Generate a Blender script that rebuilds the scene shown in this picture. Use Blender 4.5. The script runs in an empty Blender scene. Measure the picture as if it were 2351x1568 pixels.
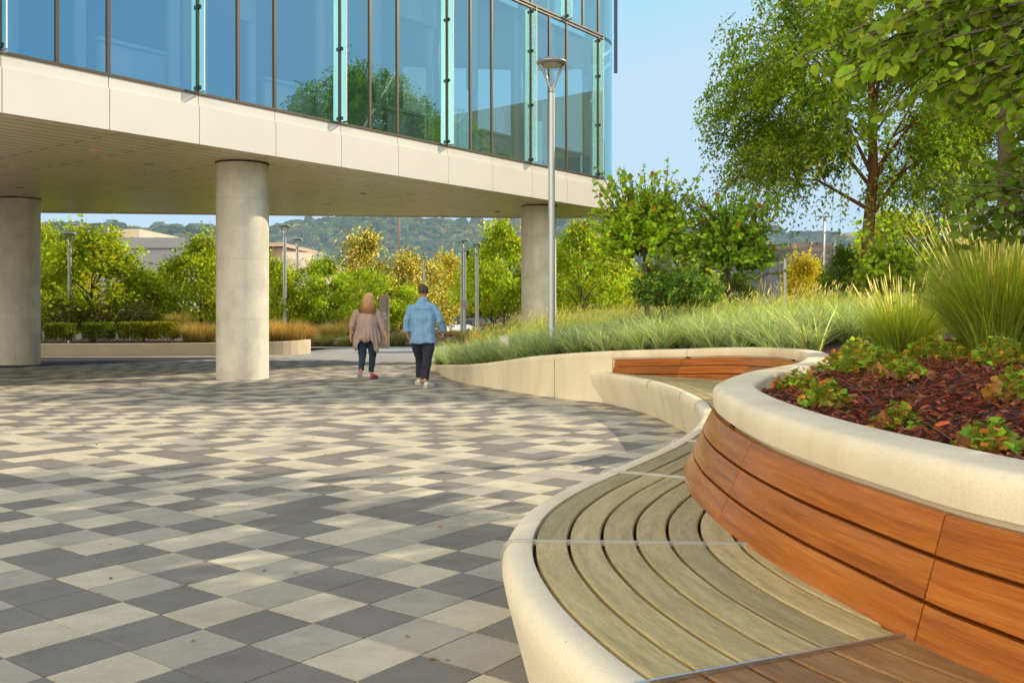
import bpy, bmesh, math, random
import numpy as np
from mathutils import Vector, Matrix, noise
rng = np.random.default_rng(7)
random.seed(7)
S = bpy.context.scene
COL = S.collection
F, CX, HY = 2120.0, 1175.5, 703.0          # focal length, centre and true horizon of the photo at 2351 px wide
def gz(Y):                                  # the plaza falls gently away from the camera
    if Y < 40: return -.015*Y
    return max(-.6-.02*(Y-40), -1.6)
def gza(Y):
    Y = np.asarray(Y, float)
    return np.where(Y < 40, -.015*Y, np.maximum(-.6-.02*(Y-40), -1.6))
def pw(x, y, Y):
    return ((x-CX)/F*Y, Y, 1.2+(HY-y)/F*Y)
def pxx(x, Y): return (x-CX)/F*Y
def pz(y, Y): return 1.2+(HY-y)/F*Y

# ------------------------------------------------------------------ scene helpers
OFF = {}
def off(o): return OFF.get(o.name, (0, 0, 0)) if o is not None else (0, 0, 0)
def tag(o, label=None, cat=None, group=None, kind=None):
    if label: o["label"] = label
    if cat: o["category"] = cat
    if group: o["group"] = group
    if kind: o["kind"] = kind
    return o
def thing(name, label, cat, loc=(0, 0, 0), group=None):
    o = bpy.data.objects.new(name, None); COL.objects.link(o)
    o.location = loc; o.empty_display_size = .2
    OFF[o.name] = tuple(loc)
    return tag(o, label, cat, group)
def link(name, me, mat=None, parent=None):
    o = bpy.data.objects.new(name, me); COL.objects.link(o)
    if mat is not None:
        me.materials.clear(); me.materials.append(mat)
    if parent is not None:
        o.parent = parent; OFF[o.name] = off(parent)
    return o
def np_mesh(V, Fc, name='m', col=None, uv=None, smooth=False):
    """V (n,3); Fc (m,k) all faces of k corners."""
    V = np.asarray(V, np.float32); Fc = np.asarray(Fc, np.int32)
    me = bpy.data.meshes.new(name)
    n, (m, k) = len(V), Fc.shape
    me.vertices.add(n); me.vertices.foreach_set('co', V.ravel())
    me.loops.add(m*k); me.loops.foreach_set('vertex_index', Fc.ravel())
    me.polygons.add(m)
    me.polygons.foreach_set('loop_start', np.arange(0, m*k, k, dtype=np.int32))
    me.polygons.foreach_set('loop_total', np.full(m, k, np.int32))
    me.polygons.foreach_set('use_smooth', np.full(m, bool(smooth)))
    if col is not None:
        a = me.attributes.new('Col', 'FLOAT_COLOR', 'POINT')
        c = np.ones((n, 4), np.float32); c[:, :3] = col
        a.data.foreach_set('color', c.ravel())
    if uv is not None:
        u = me.uv_layers.new(name='UVMap')
        u.data.foreach_set('uv', np.asarray(uv, np.float32)[Fc.ravel()].ravel())
    me.update(calc_edges=True); me.validate()
    return me
def obj(name, V, Fc, mat, parent=None, smooth=False, col=None, uv=None, world=True):
    V = np.array(V, float)
    if world: V = V-np.array(off(parent))
    if isinstance(Fc, np.ndarray) and Fc.ndim == 2:
        me = np_mesh(V, Fc, name, col, uv, smooth)
    else:
        me = bpy.data.meshes.new(name)
        me.from_pydata([tuple(v) for v in V], [], [tuple(f) for f in Fc])
        if smooth: me.polygons.foreach_set('use_smooth', [True]*len(me.polygons))
        if col is not None:
            a = me.attributes.new('Col', 'FLOAT_COLOR', 'POINT')
            c = np.ones((len(V), 4), np.float32); c[:, :3] = col
            a.data.foreach_set('color', c.ravel())
        me.update()
    return link(name, me, mat, parent)
class MB:
    """collects boxes, tubes and sheets, then becomes one mesh"""
    def __init__(s): s.V = []; s.F = []
    def add(s, V, Fc):
        b = len(s.V); s.V += [tuple(v) for v in V]; s.F += [tuple(i+b for i in f) for f in Fc]; return s
    def box(s, c, h, X=(1, 0, 0), Y=(0, 1, 0), Z=(0, 0, 1)):
        c = np.array(c, float); X, Y, Z = (np.array(a, float) for a in (X, Y, Z))
        V = [c+sx*h[0]*X+sy*h[1]*Y+sz*h[2]*Z for sx in (-1, 1) for sy in (-1, 1) for sz in (-1, 1)]
        return s.add(V, [(0, 1, 3, 2), (4, 6, 7, 5), (0, 4, 5, 1), (2, 3, 7, 6), (0, 2, 6, 4), (1, 5, 7, 3)])
    def tube(s, pts, rad, n=10, cap=True, flat=1.0):
        pts = [Vector(p) for p in pts]; N = len(pts)
        if not hasattr(rad, '__len__'): rad = [rad]*N
        b = len(s.V); up = Vector((0, 0, 1))
        t0 = (pts[1]-pts[0]).normalized()
        if abs(t0.z) > .9: up = Vector((0, 1, 0))
        a = t0.cross(up).normalized()
        for i in range(N):
            t = (pts[min(i+1, N-1)]-pts[max(i-1, 0)]).normalized()
            a = (a-t*a.dot(t)).normalized(); c = t.cross(a)
            for k in range(n):
                w = 2*math.pi*k/n
                s.V.append(tuple(pts[i]+(a*math.cos(w)+c*math.sin(w)*flat)*rad[i]))
        for i in range(N-1):
            for k in range(n):
                s.F.append((b+i*n+k, b+i*n+(k+1) % n, b+(i+1)*n+(k+1) % n, b+(i+1)*n+k))
        if cap:
            s.F.append(tuple(b+k for k in range(n-1, -1, -1))); s.F.append(tuple(b+(N-1)*n+k for k in range(n)))
        return s
    def lathe(s, prof, c=(0, 0, 0), n=24, ax=1.0, ay=1.0):
        b = len(s.V)
        for r, z in prof:
            for k in range(n):
                w = 2*math.pi*k/n
                s.V.append((c[0]+r*ax*math.cos(w), c[1]+r*ay*math.sin(w), c[2]+z))
        for i in range(len(prof)-1):
            for k in range(n):
                s.F.append((b+i*n+k, b+i*n+(k+1) % n, b+(i+1)*n+(k+1) % n, b+(i+1)*n+k))
        s.F.append(tuple(b+k for k in range(n-1, -1, -1))); s.F.append(tuple(b+(len(prof)-1)*n+k for k in range(n)))
        return s
    def build(s, name, mat, parent=None, smooth=False, world=True):
        o = obj(name, s.V, s.F, mat, parent, smooth, world=world)
        return o
def auto_smooth(o, ang=40):
    me = o.data
    me.polygons.foreach_set('use_smooth', [True]*len(me.polygons))
    try:
        me.set_sharp_from_angle(angle=math.radians(ang))
    except Exception: pass
    return o
def copy_tree(o, loc=None, rz=None, scale=None):
    c = o.copy(); COL.objects.link(c)
    if loc is not None: c.location = loc
    if rz is not None: c.rotation_euler = (0, 0, rz)
    if scale is not None: c.scale = scale
    for ch in o.children:
        d = ch.copy(); COL.objects.link(d); d.parent = c
        for g in ch.children:
            e = g.copy(); COL.objects.link(e); e.parent = d
    return c

# ------------------------------------------------------------------ materials
def nt(name):
    m = bpy.data.materials.new(name); m.use_nodes = True
    t = m.node_tree; b = t.nodes['Principled BSDF']
    return m, t, b
def node(t, typ, **kw):
    n = t.nodes.new(typ)
    for k, v in kw.items():
        if k.startswith('i_'):
            n.inputs[k[2:].replace('_', ' ')].default_value = v
        else: setattr(n, k, v)
    return n
def rgba(c): return (c[0], c[1], c[2], 1)
def ramp(t, fac, stops):
    r = t.nodes.new('ShaderNodeValToRGB'); e = r.color_ramp.elements
    while len(e) < len(stops): e.new(.5)
    for k, (p, c) in enumerate(stops): e[k].position = p; e[k].color = rgba(c)
    t.links.new(fac, r.inputs[0]); return r.outputs[0]
def simple(name, c, rough=.6, metal=0, spec=.5):
    m, t, b = nt(name)
    b.inputs['Base Color'].default_value = rgba(c); b.inputs['Roughness'].default_value = rough
    b.inputs['Metallic'].default_value = metal; b.inputs['Specular IOR Level'].default_value = spec
    return m
def mottled(name, c, amt=.12, scale=3.0, rough=.75, fine=120, fine_amt=.1, bump=.05, stain=None, metal=0, vec='Object', zstretch=1.0, pits=0):
    """surface with large blotches, fine speckle and a little relief"""
    m, t, b = nt(name); L = t.links
    tc = node(t, 'ShaderNodeTexCoord'); mp = node(t, 'ShaderNodeMapping')
    mp.inputs['Scale'].default_value = (1, 1, zstretch)
    L.new(tc.outputs[vec], mp.inputs[0])
    n1 = node(t, 'ShaderNodeTexNoise', i_Scale=scale, i_Detail=6, i_Roughness=.6)
    n2 = node(t, 'ShaderNodeTexNoise', i_Scale=fine, i_Detail=3)
    L.new(mp.outputs[0], n1.inputs['Vector']); L.new(tc.outputs[vec], n2.inputs['Vector'])
    d = [max(0, x*(1-amt*1.6)) for x in c]; h = [x*(1+amt) for x in c]
    c1 = ramp(t, n1.outputs[0], [(.3, d), (.55, c), (.75, h)])
    mx = node(t, 'ShaderNodeMix', data_type='RGBA', blend_type='MULTIPLY'); mx.inputs[0].default_value = 1
    c2 = ramp(t, n2.outputs[0], [(.3, (1-fine_amt*2,)*3), (.6, (1+fine_amt*.4,)*3)])
    L.new(c1, mx.inputs[6]); L.new(c2, mx.inputs[7]); out = mx.outputs[2]
    if stain:
        n3 = node(t, 'ShaderNodeTexNoise', i_Scale=1.1, i_Detail=5, i_Roughness=.65)
        mp3 = node(t, 'ShaderNodeMapping'); mp3.inputs['Scale'].default_value = (1.6, 1.6, .25); mp3.inputs['Location'].default_value = (3, 7, 1)
        L.new(tc.outputs[vec], mp3.inputs[0]); L.new(mp3.outputs[0], n3.inputs['Vector'])
        f = ramp(t, n3.outputs[0], [(.5, (0, 0, 0)), (.72, (.75,)*3)])
        m3 = node(t, 'ShaderNodeMix', data_type='RGBA'); L.new(f, m3.inputs[0]); L.new(out, m3.inputs[6]); m3.inputs[7].default_value = rgba(stain); out = m3.outputs[2]
    if pits:
        vo = node(t, 'ShaderNodeTexVoronoi', i_Scale=pits); L.new(tc.outputs[vec], vo.inputs['Vector'])
        pf = ramp(t, vo.outputs['Distance'], [(.05, (.45,)*3), (.13, (1, 1, 1))]); mk = ramp(t, n1.outputs[0], [(.5, (0, 0, 0)), (.62, (1, 1, 1))])
        mp_ = node(t, 'ShaderNodeMix', data_type='RGBA', blend_type='MULTIPLY'); L.new(mk, mp_.inputs[0]); L.new(out, mp_.inputs[6]); L.new(pf, mp_.inputs[7]); out = mp_.outputs[2]
    L.new(out, b.inputs['Base Color']); b.inputs['Roughness'].default_value = rough; b.inputs['Metallic'].default_value = metal
    if bump:
        bp = node(t, 'ShaderNodeBump', i_Strength=bump*4, i_Distance=.004)
        L.new(n2.outputs[0], bp.inputs['Height']); L.new(bp.outputs[0], b.inputs['Normal'])
    return m
def leafmat(name, trans=.4, rough=.5, spec=.3, tint=(1, 1, 1), ttint=(1.25, 1.15, .45)):
    m, t, b = nt(name); L = t.links
    at = node(t, 'ShaderNodeAttribute', attribute_name='Col')
    mx = node(t, 'ShaderNodeMix', data_type='RGBA', blend_type='MULTIPLY'); mx.inputs[0].default_value = 1
    L.new(at.outputs['Color'], mx.inputs[6]); mx.inputs[7].default_value = rgba(tint)
    L.new(mx.outputs[2], b.inputs['Base Color']); b.inputs['Roughness'].default_value = rough; b.inputs['Specular IOR Level'].default_value = spec
    tr = node(t, 'ShaderNodeBsdfTranslucent')
    m2 = node(t, 'ShaderNodeMix', data_type='RGBA', blend_type='MULTIPLY'); m2.inputs[0].default_value = 1
    L.new(mx.outputs[2], m2.inputs[6]); m2.inputs[7].default_value = rgba(ttint); L.new(m2.outputs[2], tr.inputs[0])
    ms = node(t, 'ShaderNodeMixShader'); ms.inputs[0].default_value = trans
    L.new(b.outputs[0], ms.inputs[1]); L.new(tr.outputs[0], ms.inputs[2])
    L.new(ms.outputs[0], t.nodes['Material Output'].inputs[0])
    return m
def woodmat(name, c0, c1, c2, rough=.45, along=1.2, across=26, bump=.15, spec=.4):
    """grain follows the board: u runs along it, v across it"""
    m, t, b = nt(name); L = t.links
    uv = node(t, 'ShaderNodeUVMap', uv_map='UVMap'); mp = node(t, 'ShaderNodeMapping'); mp.inputs['Scale'].default_value = (along, across, 1)
    oi = node(t, 'ShaderNodeObjectInfo'); cb = node(t, 'ShaderNodeCombineXYZ')
    mm = node(t, 'ShaderNodeMath', operation='MULTIPLY'); mm.inputs[1].default_value = 37.0
    L.new(oi.outputs['Random'], mm.inputs[0]); L.new(mm.outputs[0], cb.inputs[0]); L.new(mm.outputs[0], cb.inputs[1])
    L.new(uv.outputs[0], mp.inputs[0]); L.new(cb.outputs[0], mp.inputs['Location'])
    wn = node(t, 'ShaderNodeTexNoise', i_Scale=1.6, i_Detail=8, i_Roughness=.62, i_Distortion=.45)
    L.new(mp.outputs[0], wn.inputs['Vector'])
    mp2 = node(t, 'ShaderNodeMapping'); mp2.inputs['Scale'].default_value = (along*6, across*7, 1)
    L.new(uv.outputs[0], mp2.inputs[0]); L.new(cb.outputs[0], mp2.inputs['Location'])
    fn = node(t, 'ShaderNodeTexNoise', i_Scale=1.5, i_Detail=5, i_Roughness=.7); L.new(mp2.outputs[0], fn.inputs['Vector'])
    c = ramp(t, wn.outputs[0], [(.25, c0), (.5, c1), (.78, c2)])
    f = ramp(t, fn.outputs[0], [(.32, (.72,)*3), (.6, (1.05,)*3)])
    mx = node(t, 'ShaderNodeMix', data_type='RGBA', blend_type='MULTIPLY'); mx.inputs[0].default_value = 1
    L.new(c, mx.inputs[6]); L.new(f, mx.inputs[7])
    tn = node(t, 'ShaderNodeMix', data_type='RGBA', blend_type='MULTIPLY'); tn.inputs[0].default_value = 1
    v = ramp(t, oi.outputs['Random'], [(0, (.74, .72, .70)), (1, (1.14, 1.10, 1.06))])
    L.new(mx.outputs[2], tn.inputs[6]); L.new(v, tn.inputs[7])
    L.new(tn.outputs[2], b.inputs['Base Color']); b.inputs['Roughness'].default_value = rough; b.inputs['Specular IOR Level'].default_value = spec
    bp = node(t, 'ShaderNodeBump', i_Strength=bump, i_Distance=.003); L.new(fn.outputs[0], bp.inputs['Height']); L.new(bp.outputs[0], b.inputs['Normal'])
    return m
M = {}
M['concrete'] = mottled('cast_concrete', (.82, .725, .54), .06, 2.2, .7, 140, .045, .02, stain=(.64, .51, .34), zstretch=.5, pits=38)
M['column'] = mottled('column_concrete', (.74, .70, .60), .14, 2.0, .55, 90, .10, .04, stain=(.50, .44, .33), pits=16)
M['wall_far'] = mottled('planter_concrete', (.66, .56, .41), .08, 1.2, .8, 60, .06, .02)
M['wood_back'] = woodmat('oiled_hardwood', (.21, .056, .006), (.40, .122, .013), (.55, .205, .031), .24, .9, 22, .08)
M['wood_seat'] = woodmat('weathered_hardwood', (.31, .245, .11), (.46, .38, .185), (.58, .49, .275), .55, 1.6, 20, .35, .3)
M['wood_seat_brown'] = woodmat('warm_hardwood', (.22, .105, .035), (.34, .19, .075), (.44, .27, .12), .5, 1.6, 20, .35, .3)
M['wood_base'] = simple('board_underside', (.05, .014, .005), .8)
M['steel'] = simple('brushed_steel', (.62, .62, .62), .32, 1)
M['pole'] = simple('galvanised_pole', (.50, .52, .53), .42, .45)
M['lampgrey'] = simple('lamp_grey_paint', (.33, .35, .36), .4, .5)
M['lens'] = simple('lamp_lens', (.55, .55, .45), .25, 0)
M['dark'] = simple('dark_slot', (.02, .02, .02), .7)
M['fascia'] = mottled('fascia_panel', (.70, .675, .63), .03, .7, .4, 30, .01, 0)
M['mullion'] = simple('bronze_mullion', (.11, .085, .06), .4, .6)
M['clip'] = simple('black_clip', (.01, .01, .01), .5)
M['leaf'] = leafmat('leaf', .52, .52, .22, tint=(2.9, 2.6, 1.6))
M['leaf_dull'] = leafmat('leaf_dull', .30, .65, .15, tint=(1.3, 1.3, 1.3))
M['grass'] = leafmat('grass_blade', .38, .5, .3, tint=(1.9, 1.8, 1.6), ttint=(1.2, 1.15, .5))
M['bark'] = mottled('orange_bark', (.20, .085, .035), .3, 5, .9, 60, .25, .3, zstretch=.3)
M['bark_grey'] = mottled('grey_bark', (.15, .12, .085), .25, 6, .9, 60, .2, .2, zstretch=.3)
# ------------------------------------------------------------------ camera, sky, sun
cam = bpy.data.cameras.new('Camera'); co = bpy.data.objects.new('Camera', cam); COL.objects.link(co)
cam.sensor_width = 36; cam.lens = 36*F/2351; cam.shift_y = -(784-HY)/2351; cam.clip_end = 6000; cam.clip_start = .05
co.location = (0, 0, 1.2); co.rotation_euler = (math.radians(90), 0, 0); S.camera = co
SUN_AZ, SUN_EL = math.radians(66), math.radians(30)      # azimuth clockwise from +Y
w = bpy.data.worlds.new('World'); S.world = w; w.use_nodes = True
t = w.node_tree; bg = t.nodes['Background']
sky = node(t, 'ShaderNodeTexSky', sky_type='NISHITA'); sky.sun_disc = False
sky.sun_elevation = SUN_EL; sky.sun_rotation = SUN_AZ; sky.air_density = 1.0; sky.dust_density = .2; sky.ozone_density = 2.2
wb = node(t, 'ShaderNodeMix', data_type='RGBA', blend_type='MULTIPLY'); wb.inputs[0].default_value = 1; wb.inputs[7].default_value = (.262, .225, .186, 1)
gm = node(t, 'ShaderNodeGamma'); gm.inputs[1].default_value = .72; hs = node(t, 'ShaderNodeHueSaturation'); hs.inputs['Saturation'].default_value = 1.6; hs.inputs['Value'].default_value = 1.12/.15
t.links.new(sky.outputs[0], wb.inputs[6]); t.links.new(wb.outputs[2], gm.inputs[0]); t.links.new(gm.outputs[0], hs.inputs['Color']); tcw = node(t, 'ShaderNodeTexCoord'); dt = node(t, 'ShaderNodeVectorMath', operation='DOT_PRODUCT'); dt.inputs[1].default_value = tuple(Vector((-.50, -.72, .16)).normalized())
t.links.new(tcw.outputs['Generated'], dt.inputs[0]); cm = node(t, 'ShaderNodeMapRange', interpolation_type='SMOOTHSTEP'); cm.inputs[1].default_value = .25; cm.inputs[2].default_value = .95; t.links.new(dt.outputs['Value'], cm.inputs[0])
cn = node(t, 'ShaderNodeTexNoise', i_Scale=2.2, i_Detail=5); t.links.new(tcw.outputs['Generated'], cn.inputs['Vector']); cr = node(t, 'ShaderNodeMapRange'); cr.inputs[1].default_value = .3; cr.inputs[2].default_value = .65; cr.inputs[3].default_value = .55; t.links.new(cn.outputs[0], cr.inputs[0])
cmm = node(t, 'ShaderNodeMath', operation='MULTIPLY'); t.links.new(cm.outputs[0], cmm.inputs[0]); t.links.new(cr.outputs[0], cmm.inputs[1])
cx = node(t, 'ShaderNodeMix', data_type='RGBA', blend_type='MIX'); cx.inputs[7].default_value = (4.0/.15, 3.5/.15, 2.62/.15, 1)   # warm glow added to the unseen sky behind the camera as shadow fill
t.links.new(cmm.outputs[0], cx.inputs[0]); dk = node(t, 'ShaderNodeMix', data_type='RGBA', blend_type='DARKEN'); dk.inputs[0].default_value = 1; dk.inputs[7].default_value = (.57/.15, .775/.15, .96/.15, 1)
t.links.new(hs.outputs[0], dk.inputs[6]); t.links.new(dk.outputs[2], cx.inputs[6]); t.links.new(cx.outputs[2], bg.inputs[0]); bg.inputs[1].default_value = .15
sl = bpy.data.lights.new('Sun', 'SUN'); sl.energy = 5.0; sl.angle = math.radians(.55); sl.color = (1, .85, .61)
so = bpy.data.objects.new('Sun', sl); COL.objects.link(so)
sd = Vector((math.sin(SUN_AZ)*math.cos(SUN_EL), math.cos(SUN_AZ)*math.cos(SUN_EL), math.sin(SUN_EL)))
so.rotation_euler = sd.to_track_quat('Z', 'Y').to_euler()
S.view_settings.view_transform = 'Standard'; S.view_settings.look = 'None'; S.view_settings.exposure = 0
S.render.engine = 'CYCLES'
S.cycles.use_denoising = True; S.cycles.max_bounces = 8; S.cycles.transparent_max_bounces = 12
S.cycles.diffuse_bounces = 4; S.cycles.glossy_bounces = 4; S.cycles.transmission_bounces = 6
S.cycles.caustics_reflective = False; S.cycles.caustics_refractive = False; S.cycles.sample_clamp_indirect = 6

# ------------------------------------------------------------------ ground sheets
def sheet(name, x0, x1, ys, dz, mat, edge=None):
    V = []; Fc = []
    for y in ys: V += [(x0, y, gz(y)+dz), (x1, y, gz(y)+dz)]
    for i in range(len(ys)-1): Fc.append((2*i, 2*i+1, 2*i+3, 2*i+2))
    o = obj(name, V, Fc, mat); tag(o, kind='structure'); return o
m_soil = mottled('dry_soil', (.20, .145, .075), .3, .25, .95, 6, .15, .1)
sheet('ground', -900, 900, [-60, 0, 20, 40, 60, 80, 90, 200, 600, 2500], -.06, m_soil)
m_conc = mottled('concrete_paving', (.44, .42, .39), .08, .8, .85, 80, .06, .03)
sheet('concrete_drive', -60, 30, [25, 30, 35, 40, 43.5], -.012, m_conc)
m_asph = mottled('asphalt', (.06, .06, .062), .15, 1, .9, 90, .15, .1)
sheet('parking_lot', -80, 60, [62, 70, 80, 90, 135], -.03, m_asph)

# plaza pavers: every paver is a face of one sheet, laid on the measured lattice
YAW = .64896; TA, TB = .2887, .3056
eA = np.array([math.cos(YAW), -math.sin(YAW)]); eB = np.array([math.sin(YAW), math.cos(YAW)]); o0 = np.array([-.743, 3.245])
known = {}
def kn(s):
    for e in s.split():
        i, j, c = e.split(','); known[(int(i), int(j))] = c
kn("0,0,L -1,1,D 0,1,M 1,1,M 1,0,D -1,0,M -2,1,L -1,2,M 0,2,L 1,2,D -2,2,D -3,2,D -2,3,L -1,3,D 0,3,D -3,3,M -1,4,M -2,4,D -3,4,L -4,3,D -3,1,M -4,2,M -2,0,D "
   "-3,0,L -4,0,D -5,0,M -6,0,L -7,0,D -8,0,D -2,-1,M -1,-1,D -3,-1,D -4,-1,L -5,-1,D -6,-1,D -2,-2,L -3,-2,D -4,-2,L -5,-2,D -6,-2,M -1,-2,D -3,-3,M -5,1,D -4,1,L -6,1,M -7,1,D -5,2,L -6,2,D "
   "-5,4,L -6,4,D -5,5,L -4,4,M -4,5,M -5,3,D -6,5,L -7,5,D -5,6,D -4,6,M -6,6,D -4,7,M -7,6,M -8,6,D -5,7,M -6,7,D -7,7,M -8,7,L -7,8,L -8,8,D -6,8,D")
ii, jj = np.meshgrid(np.arange(-75, 60), np.arange(-75, 75), indexing='ij'); ii = ii.ravel(); jj = jj.ravel()
cen = o0+np.outer((ii+.5)*TA, eA)+np.outer((jj+.5)*TB, eB)
def bound(X):                                # far edge of the pavers
    return np.interp(X, [-60, -7.9, -3.57, -2.33, 0, 20], [30.4, 29.9, 26.1, 27.9, 29, 33])
keep = (cen[:, 1] > -2.5) & (cen[:, 1] < bound(cen[:, 0])) & (cen[:, 0] > -24) & (cen[:, 0] < 4.5)
ii, jj, cen = ii[keep], jj[keep], cen[keep]
rt = np.random.default_rng(5); u = rt.random(len(ii)); PALC = {'D': (.215, .198, .180), 'M': (.40, .37, .315), 'L': (.57, .515, .39)}
got = dict(known); kind = []
for k in range(len(ii)):
    q = (int(ii[k]), int(jj[k]))
    if q not in got:
        nb4 = [got.get(z) for z in ((q[0]-1, q[1]), (q[0], q[1]-1), (q[0]+1, q[1]), (q[0], q[1]+1))]; wgt = [pr*(.38**nb4.count(c)) for c, pr in (('D', .46), ('M', .23), ('L', .31))]
        x_ = u[k]*sum(wgt); got[q] = 'D' if x_ < wgt[0] else 'M' if x_ < wgt[0]+wgt[1] else 'L'
    kind.append(got[q])
tc_ = np.array([PALC[k] for k in kind])*(1+.10*(rt.random((len(ii), 1))-.5))
gap = .0038
V = []
for sa, sb in ((-1, -1), (1, -1), (1, 1), (-1, 1)):
    V.append(cen+np.outer(np.full(len(ii), sa*(TA/2-gap)), eA)+np.outer(np.full(len(ii), sb*(TB/2-gap)), eB))
for sa, sb in ((-1, -1), (1, -1), (1, 1), (-1, 1)):
    V.append(cen+np.outer(np.full(len(ii), sa*(TA/2-gap+.0015)), eA)+np.outer(np.full(len(ii), sb*(TB/2-gap+.0015)), eB))
V = np.stack(V, 1)                           # n,8,2
Z = gza(V[:, :, 1]).copy(); Z[:, 4:] -= .012
Z += (rt.random((len(ii), 1))-.5)*.0016
V3 = np.concatenate([V, Z[:, :, None]], 2).reshape(-1, 3)
b8 = (np.arange(len(ii))*8)[:, None]
Fc = np.concatenate([b8+np.array([[0, 1, 2, 3]])]+[b8+np.array([[4+k, 4+(k+1) % 4, (k+1) % 4, k]]) for k in range(4)], 0)
m, t, b = nt('concrete_pavers'); L = t.links
at = node(t, 'ShaderNodeAttribute', attribute_name='Col'); tc = node(t, 'ShaderNodeTexCoord')
n1 = node(t, 'ShaderNodeTexNoise', i_Scale=260, i_Detail=2); n2 = node(t, 'ShaderNodeTexNoise', i_Scale=5.5, i_Detail=6, i_Roughness=.7)
n3 = node(t, 'ShaderNodeTexVoronoi', i_Scale=170)
for n in (n1, n2, n3): L.new(tc.outputs['Object'], n.inputs['Vector'])
f1 = ramp(t, n1.outputs[0], [(.3, (.80,)*3), (.7, (1.12,)*3)]); f2 = ramp(t, n2.outputs[0], [(.28, (.80, .79, .77)), (.5, (.98, .98, .98)), (.75, (1.07, 1.07, 1.05))])
a1 = node(t, 'ShaderNodeMix', data_type='RGBA', blend_type='MULTIPLY'); a1.inputs[0].default_value = 1
a2 = node(t, 'ShaderNodeMix', data_type='RGBA', blend_type='MULTIPLY'); a2.inputs[0].default_value = 1
L.new(at.outputs['Color'], a1.inputs[6]); L.new(f1, a1.inputs[7]); L.new(a1.outputs[2], a2.inputs[6]); L.new(f2, a2.inputs[7])
sp = ramp(t, n3.outputs['Distance'], [(.03, (.16,)*3), (.12, (0, 0, 0))]); a3 = node(t, 'ShaderNodeMix', data_type='RGBA', blend_type='ADD'); a3.inputs[0].default_value = 1
n4 = node(t, 'ShaderNodeTexNoise', i_Scale=.55, i_Detail=7, i_Roughness=.7); n5 = node(t, 'ShaderNodeTexVoronoi', i_Scale=1.9)
for n in (n4, n5): L.new(tc.outputs['Object'], n.inputs['Vector'])
a4 = node(t, 'ShaderNodeMix', data_type='RGBA', blend_type='MULTIPLY'); a4.inputs[0].default_value = 1; a5 = node(t, 'ShaderNodeMix', data_type='RGBA', blend_type='MULTIPLY'); a5.inputs[0].default_value = 1
L.new(a2.outputs[2], a4.inputs[6]); L.new(ramp(t, n4.outputs[0], [(.36, (.84, .82, .79)), (.5, (1, 1, 1))]), a4.inputs[7]); L.new(a4.outputs[2], a5.inputs[6]); L.new(ramp(t, n5.outputs['Distance'], [(.016, (.45,)*3), (.026, (1, 1, 1))]), a5.inputs[7]); L.new(a5.outputs[2], a3.inputs[6]); L.new(sp, a3.inputs[7]); L.new(a3.outputs[2], b.inputs['Base Color']); b.inputs['Roughness'].default_value = .78
bp = node(t, 'ShaderNodeBump', i_Strength=.25, i_Distance=.003); L.new(n1.outputs[0], bp.inputs['Height']); L.new(bp.outputs[0], b.inputs['Normal'])
plaza = obj('plaza_paving', V3, Fc, m, col=np.repeat(tc_, 8, 0)); tag(plaza, 'grey and cream square pavers', kind='structure')
xs = np.linspace(-24, 5, 30); Vb = []; Fb = []
for k, x in enumerate(xs):
    ye = float(bound(x)); Vb += [(x, -3, gz(-3)-.009), (x, ye+.1, gz(ye+.1)-.009)]
    if k: Fb.append((2*k-2, 2*k, 2*k+1, 2*k-1))
tag(obj('paving_joints', Vb, Fb, simple('joint_sand', (.035, .03, .027), .95)), kind='structure')

# ------------------------------------------------------------------ curved planter with built-in bench
def cat(pts, ds=.03, extra=None):
    """Catmull-Rom through the points, resampled evenly; extra = values carried along"""
    P = np.array(pts, float); n = len(P)
    Q = np.vstack([2*P[0]-P[1], P, 2*P[-1]-P[-2]]); out = []
    for i in range(n-1):
        p0, p1, p2, p3 = Q[i:i+4]; l = np.linalg.norm(p2[:2]-p1[:2]); k = max(2, int(l/ds*2))
        for u in np.linspace(0, 1, k, endpoint=False):
            out.append(.5*((2*p1)+(-p0+p2)*u+(2*p0-5*p1+4*p2-p3)*u*u+(-p0+3*p1-3*p2+p3)*u**3))
    out.append(P[-1]); out = np.array(out)
    s = np.r_[0, np.cumsum(np.linalg.norm(np.diff(out[:, :2], axis=0), axis=1))]
    ss = np.linspace(0, s[-1], int(s[-1]/ds)+1)
    return np.stack([np.interp(ss, s, out[:, k]) for k in range(out.shape[1])], 1), ss
def normals(P):
    T = np.gradient(P[:, :2], axis=0); T /= np.linalg.norm(T, axis=1)[:, None]
    return np.stack([T[:, 1], -T[:, 0]], 1)   # towards the plaza when walking from far to near
Ppts = [(-1.80, 21.8, .14), (-1.49, 19.86, .24), (-1.17, 18.4, .31), (-.712, 17.05, .39), (-.212, 16.03, .49), (.25, 14.98, .605), (.66, 14.28, .67), (1.08, 13.68, .725), (1.45, 13.22, .76),
        (1.85, 12.74, .79), (2.25, 12.28, .815), (2.65, 11.9, .845), (2.93, 11.5, .86), (3.1, 10.9, .87), (3.12, 10.2, .87), (3.03, 9.6, .87), (2.83, 8.85, .87), (2.6, 8.2, .87), (2.36, 7.55, .87), (2.07, 6.92, .87),
        (1.50, 5.92, .87), (1.10, 4.95, .87), (.99, 4.5, .87), (.93, 4.0, .87), (.905, 3.55, .87), (.902, 3.2, .87), (.925, 2.8, .87), (.965, 2.5, .87), (1.022, 2.15, .87), (1.086, 1.95, .87), (1.21, 1.6, .87),
        (1.37, 1.2, .87), (1.58, .8, .87), (1.9, .3, .87)]
Pc, Ps = cat(Ppts); Pn = normals(Pc); Ph = Pc[:, 2]; Pc = Pc[:, :2]
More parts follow.
